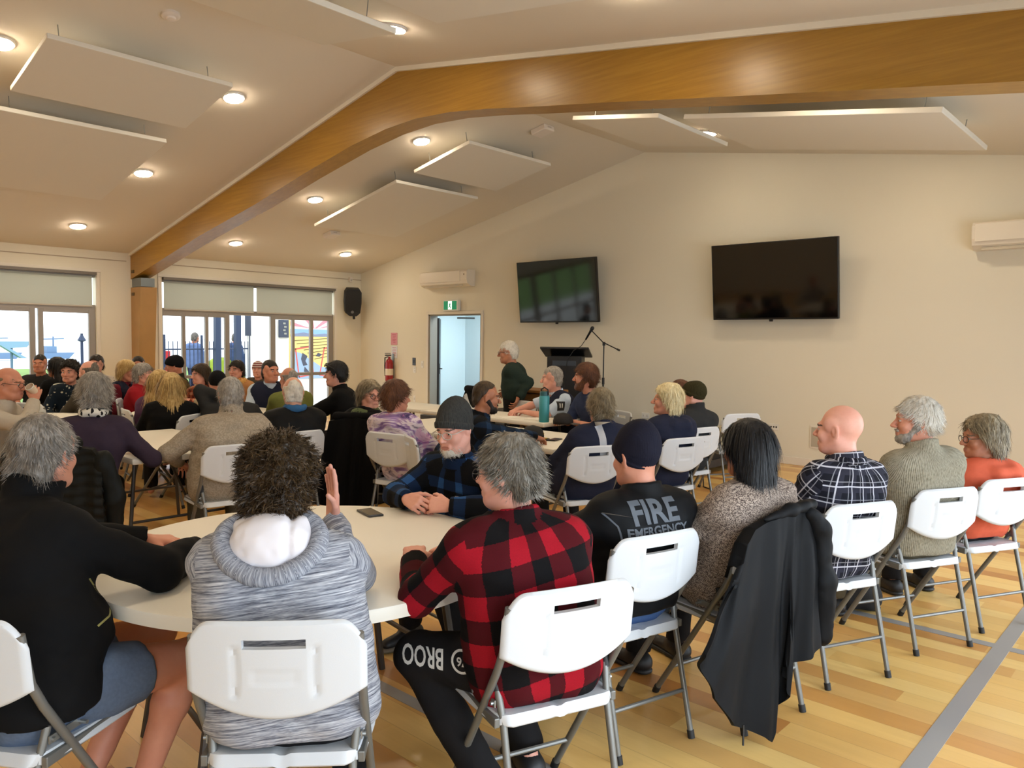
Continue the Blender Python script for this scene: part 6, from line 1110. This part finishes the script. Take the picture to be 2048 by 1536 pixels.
AO_ = person('balding man with glasses in an oatmeal fleece drinking from a cup', (-6.98, 1.62), (-6.86, 1.73, 1.305), 52, look=(-8, 4, 0), vox=0.011, hv=0.005, hs=1.04, skin='ruddy', hair='balding', hair_col='greybrown', locks=0.6, glasses=(M_SPECD, 0.0018), top=C_BEI, top_t=0.02, legs=C_TRS, collar='stand', w=1.15, arms={'R': ('w', -6.72, 1.86, 1.05, 0.6, -0.6, -0.8), 'L': (-0.2, 0.3, 0.7)}, hands={'R': dict(d=('w', -0.25, 0.25, 0.9), n=('w', -0.8, 0.3, 0.1), curl=0.8, t=('w', -0.4, -0.5, 0.6))})
person('dark haired person at the far left edge of the photo', (-9.45, 2.12), (-9.4, 2.15, 1.29), 60, vox=0.017, hv=0.007, skin='tan', hair='short', hair_col='black', locks=0.2, top=C_CHAR, legs=C_TRS)
for x, y, c, lab in ((-18.2, 8.48, (98, 118, 158), 'person in a bluish hooded jacket standing outside the fence'), (-18.9, 9.88, (70, 86, 124), 'second bluish figure outside by the open sliding door')):
    person(lab, (x, y), (x, y, 1.66), 120, stand=True, vox=0.02, hv=0.009, skin='tan', hair='short', hair_col='darkgrey', locks=0.0, top=cloth('outdoor_jacket_%d' % c[0], c), collar='hood', hem=0.80, legs=C_NAVY, seatz=0.9, w=1.2)
# ================================================================== CLOTHES HUNG ON CHAIRS, LETTERING, SCARVES
def sheet(t, mat, top, hem, name='shell', nf=5, amp=0.02, y0=-0.30, flare=0.05, seed=1.0, quilt=0.0, nu=90, nv=44, th=0.012, front=0.05):
    """a hanging cloth panel: rolls over the chair back along 'top' and falls in folds to the uneven 'hem'"""
    U = np.linspace(0, 1, nu); tp = np.array(top); hp = np.array(hem)
    def par(P):
        L = np.concatenate([[0], np.cumsum(np.linalg.norm(np.diff(P, axis=0), axis=1))]); L /= L[-1]; return np.interp(U, L, P[:, 0]), np.interp(U, L, P[:, 1])
    xt, zt = par(tp); xh, zh = par(hp); rows = [(xt*0.97, np.full(nu, y0+0.075), zt-front), (xt*0.98, np.full(nu, y0+0.058), zt-0.004), (xt, np.full(nu, y0+0.030), zt+0.008)]
    for v in np.linspace(0, 1, nv):
        x = xt+(xh-xt)*v; z = zt+0.002+(zh-zt)*v; ph = U*nf*2*PI+seed+1.4*np.sin(U*7+seed)
        f = amp*(0.10+v**0.8)*(np.sin(ph)+0.45*np.sin(ph*1.9+2*v+1))+0.006*np.sin(9*v+U*11)
        if quilt: f = f+quilt*np.abs(np.sin(z*50+0.25*np.sin(U*21)))
        rows.append((x+0.010*v*np.cos(ph), y0-0.004-flare*v*(1-0.3*v)-f*0.8-amp*v, z))
    R = np.stack([np.stack(r, 1) for r in rows]); n = len(rows); gu = np.gradient(R, axis=1); gv = np.gradient(R, axis=0); nn = np.cross(gv, gu); nn /= np.linalg.norm(nn, axis=2, keepdims=True)+1e-9
    V = np.concatenate([R.reshape(-1, 3), (R-nn*th).reshape(-1, 3)]); F = []; o = n*nu; ix = lambda i, k: i*nu+k
    for i in range(n-1):
        for k in range(nu-1): F += [(ix(i, k), ix(i, k+1), ix(i+1, k+1), ix(i+1, k)), (o+ix(i, k), o+ix(i+1, k), o+ix(i+1, k+1), o+ix(i, k+1))]
    for i in range(n-1):
        for k in (0, nu-1): F.append((ix(i, k), ix(i+1, k), o+ix(i+1, k), o+ix(i, k)))
    for k in range(nu-1):
        for i in (0, n-1): F.append((ix(i, k), ix(i, k+1), o+ix(i, k+1), o+ix(i, k)))
    uv = np.array([[V[j, 0], V[j, 2]] for f in F for j in f]); mb = MB(); mb.add(V, F, 0, uv); return mb.build(name, mat, t, smooth=60, fix=True)
def limb(t, nm, mat, chain, k=0.03, vox=0.012, amp=0.006):
    P = [rc(chain[i][0], chain[i+1][0], chain[i][1], chain[i+1][1], k) for i in range(len(chain)-1)]; V, Q = surf(P, vox, lambda p, f: f+amp*vnoise(p*np.array([20, 20, 12]))+amp*0.5*vnoise(p*45), 2); mb = MB(); mb.add(V, Q.tolist(), 0, clothuv(V, Q, P).reshape(-1, 2)); return mb.build(nm, mat, t, smooth=True)
def jacket(label, cx, cy, face): return thing('draped_jacket', label, 'jacket', (cx, cy, 0), math.radians(face-90))
t = jacket('black rain jacket draped over the back of the chair of the woman with the bob', -1.53, 3.08, 166)
sheet(t, C_BLK2, [(-0.30, 0.70), (-0.265, 0.79), (-0.21, 0.84), (-0.12, 0.862), (-0.05, 0.872), (0.02, 0.880), (0.09, 0.886), (0.16, 0.886)], [(-0.56, 0.46), (-0.50, 0.27), (-0.36, 0.13), (-0.17, 0.02), (-0.12, 0.08), (-0.08, 0.26), (0.02, 0.30), (0.145, 0.33)], nf=4.2, amp=0.022, flare=0.06)
limb(t, 'sleeve', C_BLK2, [((0.13, -0.305, 0.865), 0.034), ((0.178, -0.312, 0.80), 0.042), ((0.200, -0.32, 0.58), 0.050), ((0.205, -0.325, 0.35), 0.048)], 0.03, 0.010, 0.008)
limb(t, 'collar', C_BLK2, [((-0.13, -0.288, 0.872), 0.016), ((0.02, -0.292, 0.892), 0.024), ((0.16, -0.285, 0.900), 0.026)], 0.03, 0.010)
mb = MB(); mb.tube([(-0.36, -0.395, 0.15), (-0.365, -0.40, 0.075)], 0.004, 6); mb.build('zip_pull', M_BLACK, t)
M_PUF = cloth('puffer_nylon', (22, 24, 23), 0.5); t = jacket('black quilted puffer jacket hung on the chair of the woman in plum', -5.44, 1.74, 140)
sheet(t, M_PUF, [(-0.27, 0.78), (-0.22, 0.86), (0.0, 0.885), (0.22, 0.86), (0.27, 0.78)], [(-0.31, 0.26), (0.0, 0.22), (0.31, 0.26)], nf=2.0, amp=0.014, quilt=0.014, flare=0.03, th=0.03)
limb(t, 'hood', M_PUF, [((-0.12, -0.31, 0.90), 0.05), ((0.12, -0.31, 0.90), 0.05)]); limb(t, 'sleeve', M_PUF, [((0.26, -0.27, 0.80), 0.055), ((0.32, -0.24, 0.55), 0.06), ((0.31, -0.22, 0.30), 0.05)], 0.03, 0.012, 0.01); limb(t, 'sleeve', M_PUF, [((-0.26, -0.27, 0.80), 0.055), ((-0.32, -0.24, 0.55), 0.06), ((-0.31, -0.22, 0.30), 0.05)], 0.03, 0.012, 0.01)
t = jacket('long black coat hanging almost to the floor over the chair of the woman with glasses', -5.61, 4.14, 128)
sheet(t, C_BLK, [(-0.21, 0.85), (0.0, 0.89), (0.21, 0.85)], [(-0.32, 0.14), (0.05, 0.10), (0.22, 0.16)], nf=3.4, amp=0.02, flare=0.08, seed=2.2); limb(t, 'collar', C_BLK, [((-0.16, -0.27, 0.895), 0.035), ((0.16, -0.27, 0.895), 0.035)])
t = jacket('black jacket over the chair back in front of the doorway', -7.40, 7.02, 262)
sheet(t, C_BLK, [(-0.28, 0.76), (-0.2, 0.88), (0.0, 0.93), (0.2, 0.88), (0.28, 0.76)], [(-0.32, 0.4), (0.0, 0.36), (0.32, 0.4)], nf=3, amp=0.015, front=0.5, nu=50, nv=24); limb(t, 'collar', C_BLK, [((-0.17, -0.26, 0.90), 0.05), ((0.17, -0.26, 0.90), 0.05)], vox=0.016)
# ------------------------------------------------------------------ marks printed or sewn on clothing, laid onto the cloth surface
from mathutils.bvhtree import BVHTree
def child(T, nm): return [o for o in T.children if o.name.split('.')[0] == nm][0]
def onto(target, verts2, faces, O, r, u, d, off=0.0025):
    me = target.data; bv = BVHTree.FromPolygons([v.co for v in me.vertices], [tuple(p.vertices) for p in me.polygons]); O, r, u, d = Vector(O), Vector(r).normalized(), Vector(u).normalized(), Vector(d).normalized(); out = []; last = None
    for x, y in verts2:
        p = O+r*x+u*y; h = bv.ray_cast(p-d*0.5, d)[0]
        if h is None: h = last if last is not None else p
        last = h; out.append(h-d*off)
    return out
def text2d(body, size, bold=0.012, wid=1.0):
    import bmesh
    cu = bpy.data.curves.new('lettering', 'FONT'); cu.body = body; cu.size = size; cu.align_x = 'CENTER'; cu.align_y = 'CENTER'; cu.offset = bold*size; cu.resolution_u = 3
    o = bpy.data.objects.new('lettering', cu); COL.objects.link(o); dg = bpy.context.evaluated_depsgraph_get(); me = bpy.data.meshes.new_from_object(o.evaluated_get(dg)); bpy.data.objects.remove(o, do_unlink=True)
    bm = bmesh.new(); bm.from_mesh(me); bmesh.ops.triangulate(bm, faces=bm.faces)
    for _ in range(3):
        es = [e for e in bm.edges if e.calc_length() > 0.014]
        if not es: break
        bmesh.ops.subdivide_edges(bm, edges=es, cuts=1); bmesh.ops.triangulate(bm, faces=bm.faces)
    bm.verts.ensure_lookup_table(); v = [(q.co.x*wid, q.co.y) for q in bm.verts]; f = [[q.index for q in p.verts] for p in bm.faces]; bm.free(); return v, f
def strip2d(pts, w, n=14):
    P = np.array(pts, float); L = np.concatenate([[0], np.cumsum(np.linalg.norm(np.diff(P, axis=0), axis=1))]); s = np.linspace(0, L[-1], n); X = np.stack([np.interp(s, L, P[:, i]) for i in (0, 1)], 1)
    T_ = np.gradient(X, axis=0); T_ /= np.linalg.norm(T_, axis=1, keepdims=True)+1e-9; Nn = np.stack([-T_[:, 1], T_[:, 0]], 1); v = []; f = []; m = max(2, int(w/0.012)+2)
    for i in range(n):
        for k in range(m): v.append(tuple(X[i]+Nn[i]*w*(k/(m-1)-0.5)))
    for i in range(n-1):
        for k in range(m-1): a = i*m+k; f.append((a, a+1, a+m+1, a+m))
    return v, f
def mark(pd, part, nm, vf, O, r, u, d, mat, off=0.0025):
    o = child(pd['T'], part); vv = onto(o, vf[0], vf[1], O, r, u, d, off); mb = MB(); mb.add(vv, vf[1]); return mb.build(nm, mat, o, smooth=True)
M_PRT = plain('grey_print', (82, 88, 96), 0.6); BK = ((1, 0, 0), (0, 0, 1), (0, 1, 0))
mark(E_, 'jacket', 'back_print', text2d('FIRE', 0.118, 0.03, 1.10), (0.035, -0.3, 0.900), *BK, M_PRT); mark(E_, 'jacket', 'back_print', text2d('EMERGENCY', 0.046, 0.03, 1.12), (0.035, -0.3, 0.834), *BK, M_PRT)
mark(E_, 'jacket', 'reflective_piping', strip2d([(-0.20, 0.94), (-0.135, 0.86), (-0.115, 0.70)], 0.006), (0, -0.3, 0), *BK, M_PRT)
mark(J_, 'jacket', 'back_stripe', strip2d([(0.055, 1.02), (0.06, 0.66)], 0.055), (0, -0.35, 0), *BK, plain('pale_stripe', (186, 186, 190), 0.7))
kn = C_['LG'][-1]; th = unit(kn[1]-kn[0]); vd = unit(A3(C_['Rw']@A3(-1.85, 1.68, 0)*A3(1, 1, 0))); Ot = kn[0]+(kn[1]-kn[0])*0.82+A3(0, 0, 0.005)
M_PW = plain('white_print', (214, 212, 206), 0.7)
mark(C_, 'trousers', 'leg_print', text2d('BROO', 0.095, 0.02, 0.62), Ot+th*0.035, tuple(th), (0, 0, -1), tuple(unit(vd+A3(0, 0, -0.35))), M_PW); mark(C_, 'trousers', 'leg_emblem', text2d('76', 0.04, 0.02), Ot-th*0.115, tuple(th), (0, 0, -1), tuple(unit(vd+A3(0, 0, -0.35))), M_PW)
a = np.linspace(0, 2*PI, 25); mark(C_, 'trousers', 'leg_emblem', strip2d(np.stack([0.036*np.cos(a), 0.036*np.sin(a)], 1), 0.008, 30), Ot-th*0.115, tuple(th), (0, 0, -1), tuple(unit(vd+A3(0, 0, -0.35))), M_PW)
S1, E1, W1 = O_['A'][-1]; m_ = (S1+E1)/2; mark(O_, 'shirt', 'shoulder_patch', strip2d([(0, 0.05), (0, -0.05)], 0.085, 8), S1*0.7+E1*0.3, (0, 1, 0), (0, 0, 1), (1, 0, 0), plain('patch_black', (22, 22, 24), 0.7)); mark(O_, 'shirt', 'patch_crest', strip2d([(-0.012, 0.03), (-0.012, -0.02)], 0.012, 6), S1*0.7+E1*0.3, (0, 1, 0), (0, 0, 1), (1, 0, 0), M_PW, 0.004); mark(O_, 'shirt', 'patch_crest', strip2d([(0.012, 0.03), (0.012, -0.02)], 0.012, 6), S1*0.7+E1*0.3, (0, 1, 0), (0, 0, 1), (1, 0, 0), M_PW, 0.004)
mark(D_, 'jacket', 'chest_embroidery', strip2d([(0.05, -0.12), (0.14, -0.12)], 0.006, 6), D_['nb']*A3(1, 0, 1)+A3(-0.16, 0.5, -0.06), (1, 0, 0), (0, 0, 1), (0, -1, 0), M_PW)
def seen(pd, w, v): return tuple(pd['Rw']@A3(w[0]-pd['P'][0], w[1]-pd['P'][1], 0)+A3(0, 0, w[2])), tuple(pd['Rw']@A3(0.74, 0.68, 0)), (0, 0, 1), tuple(pd['Rw']@A3(v))
mark(A_, 'jacket', 'yellow_piping', strip2d([(-0.03, 0.07), (0.0, 0.03), (0.035, 0.0), (0.03, -0.04), (-0.01, -0.075)], 0.006, 20), *seen(A_, (-2.385, 0.82, 0.78), (-0.9, 0.28, -0.33)), plain('piping_yellow', (150, 146, 84), 0.7))
mark(A_, 'shorts', 'cloth_tag', strip2d([(-0.03, -0.012), (0.035, 0.014)], 0.028, 8), *seen(A_, (-2.44, 0.62, 0.52), (-0.86, 0.21, -0.46)), plain('tag_white', (206, 204, 200), 0.7))
# hood of the striped hoodie with its white fleece lining
nb = B_['nb']; T = B_['T']; arc = [(0.132*math.sin(q_)*(1-0.12*math.cos(q_)), -0.098-0.072*math.cos(q_) if abs(q_) < 1.57 else -0.098+0.075*(abs(q_)-1.57), 0.006-0.078*math.cos(q_) if abs(q_) < 1.57 else 0.006+0.055*(abs(q_)-1.57)) for q_ in np.linspace(-2.5, 2.5, 25)]
P = [rc(nb+A3(arc[i]), nb+A3(arc[i+1]), 0.024, k=0.012) for i in range(len(arc)-1)]; V, Q = surf(P, 0.007, lambda p, f: f+0.003*vnoise(p*30), 1); mb = MB(); mb.add(V, Q.tolist(), 0, clothuv(V, Q, P).reshape(-1, 2)); hd = mb.build('hood', C_HEA, T, smooth=True)
V, Q = surf([el(nb+A3(0, -0.092, -0.005), (0.112, 0.074, 0.092), 0.02), rc(nb+A3(-0.075, -0.05, 0.035), nb+A3(0.075, -0.05, 0.035), 0.035, k=0.03)], 0.007, lambda p, f: f+0.004*vnoise(p*50)+0.010*np.exp(-(p[:, 0]/0.010)**2), 1); mb = MB(); mb.add(V, Q.tolist(), 0, np.zeros((Q.size, 2))); mb.build('fleece_lining', C_WFL, hd, smooth=True)
def neckring(pd, nm, mat, R_, r, dz=0.03, n=18, wob=0.008, dy=0.0):
    nb = pd['nb']; rg = random.Random(3); pts = [nb+A3(R_*math.cos(a), dy-0.004+R_*1.05*math.sin(a), dz+wob*math.sin(3*a)) for a in np.linspace(0, 2*PI, n, endpoint=False)]; P = [rc(pts[i], pts[(i+1) % n], r*rg.uniform(0.9, 1.1), k=0.02) for i in range(n)]
    V, Q = surf(P, 0.009, lambda p, f: f+0.006*vnoise(p*34), 1); mb = MB(); mb.add(V, Q.tolist(), 0, clothuv(V, Q, P).reshape(-1, 2)); mb.build(nm, mat, pd['T'], smooth=True)
neckring(AI_, 'scarf', shapes('black_white_scarf', (220, 216, 206), (20, 18, 20), 24, 0.52), 0.066, 0.022, 0.045); neckring(S_, 'scarf', shapes('green_scarf', (88, 98, 66), (40, 44, 34), 40, 0.3), 0.085, 0.04, 0.0); neckring(V_, 'shirt_collar', cloth('blue_collar', (52, 96, 140)), 0.07, 0.024, 0.03, wob=0.0); neckring(Z_, 'scarf', shapes('yellow_scarf', (214, 166, 96), (170, 84, 52), 26, 0.35), 0.09, 0.045, 0.0); neckring(G_, 'collar_fold', C_GRID, 0.072, 0.016, 0.02, wob=0.0)
# sunglasses pushed up on the dark suited man's head, and the cup at the drinking man's mouth
hc, R = T_['hc'], T_['R']*T_['hs']; mb = MB()
for s in (-1, 1): mb.tube([hc+R@A3(s*0.032+0.024*math.cos(a), 0.088-0.010*math.sin(a), 0.092+0.016*math.sin(a)) for a in np.linspace(0, 2*PI, 14, endpoint=False)], 0.004, 6, closed=True); mb.tube([hc+R@A3(s*0.056, 0.084, 0.094), hc+R@A3(s*0.092, 0.0, 0.06), hc+R@A3(s*0.090, -0.03, 0.02)], 0.003, 6)
mb.build('sunglasses', M_SPECD, T_['T'], smooth=True)
W2 = AO_['A'][1][2]; w_ = AO_['Rw'].T@W2+A3(AO_['P'][0], AO_['P'][1], 0)
t = thing('drinking_cup', 'pale cup held to the mouth of the balding man at left', 'cup', tuple(w_+A3(-0.03, 0.02, 0.06))); t.rotation_euler = (0.7, 0.5, 0)
mb = MB(); mb.lathe([(0.0, 0.0), (0.026, 0.0), (0.033, 0.075), (0.030, 0.075), (0.024, 0.006), (0, 0.006)], 20, cap=False); mb.build('cup_wall', plain('cup_cream', (222, 202, 176), 0.6), t, smooth=40); mb = MB(); mb.lathe([(0.034, 0.072), (0.034, 0.078), (0.030, 0.078)], 20, cap=False); mb.build('rim', M_WHITE, t, smooth=40)
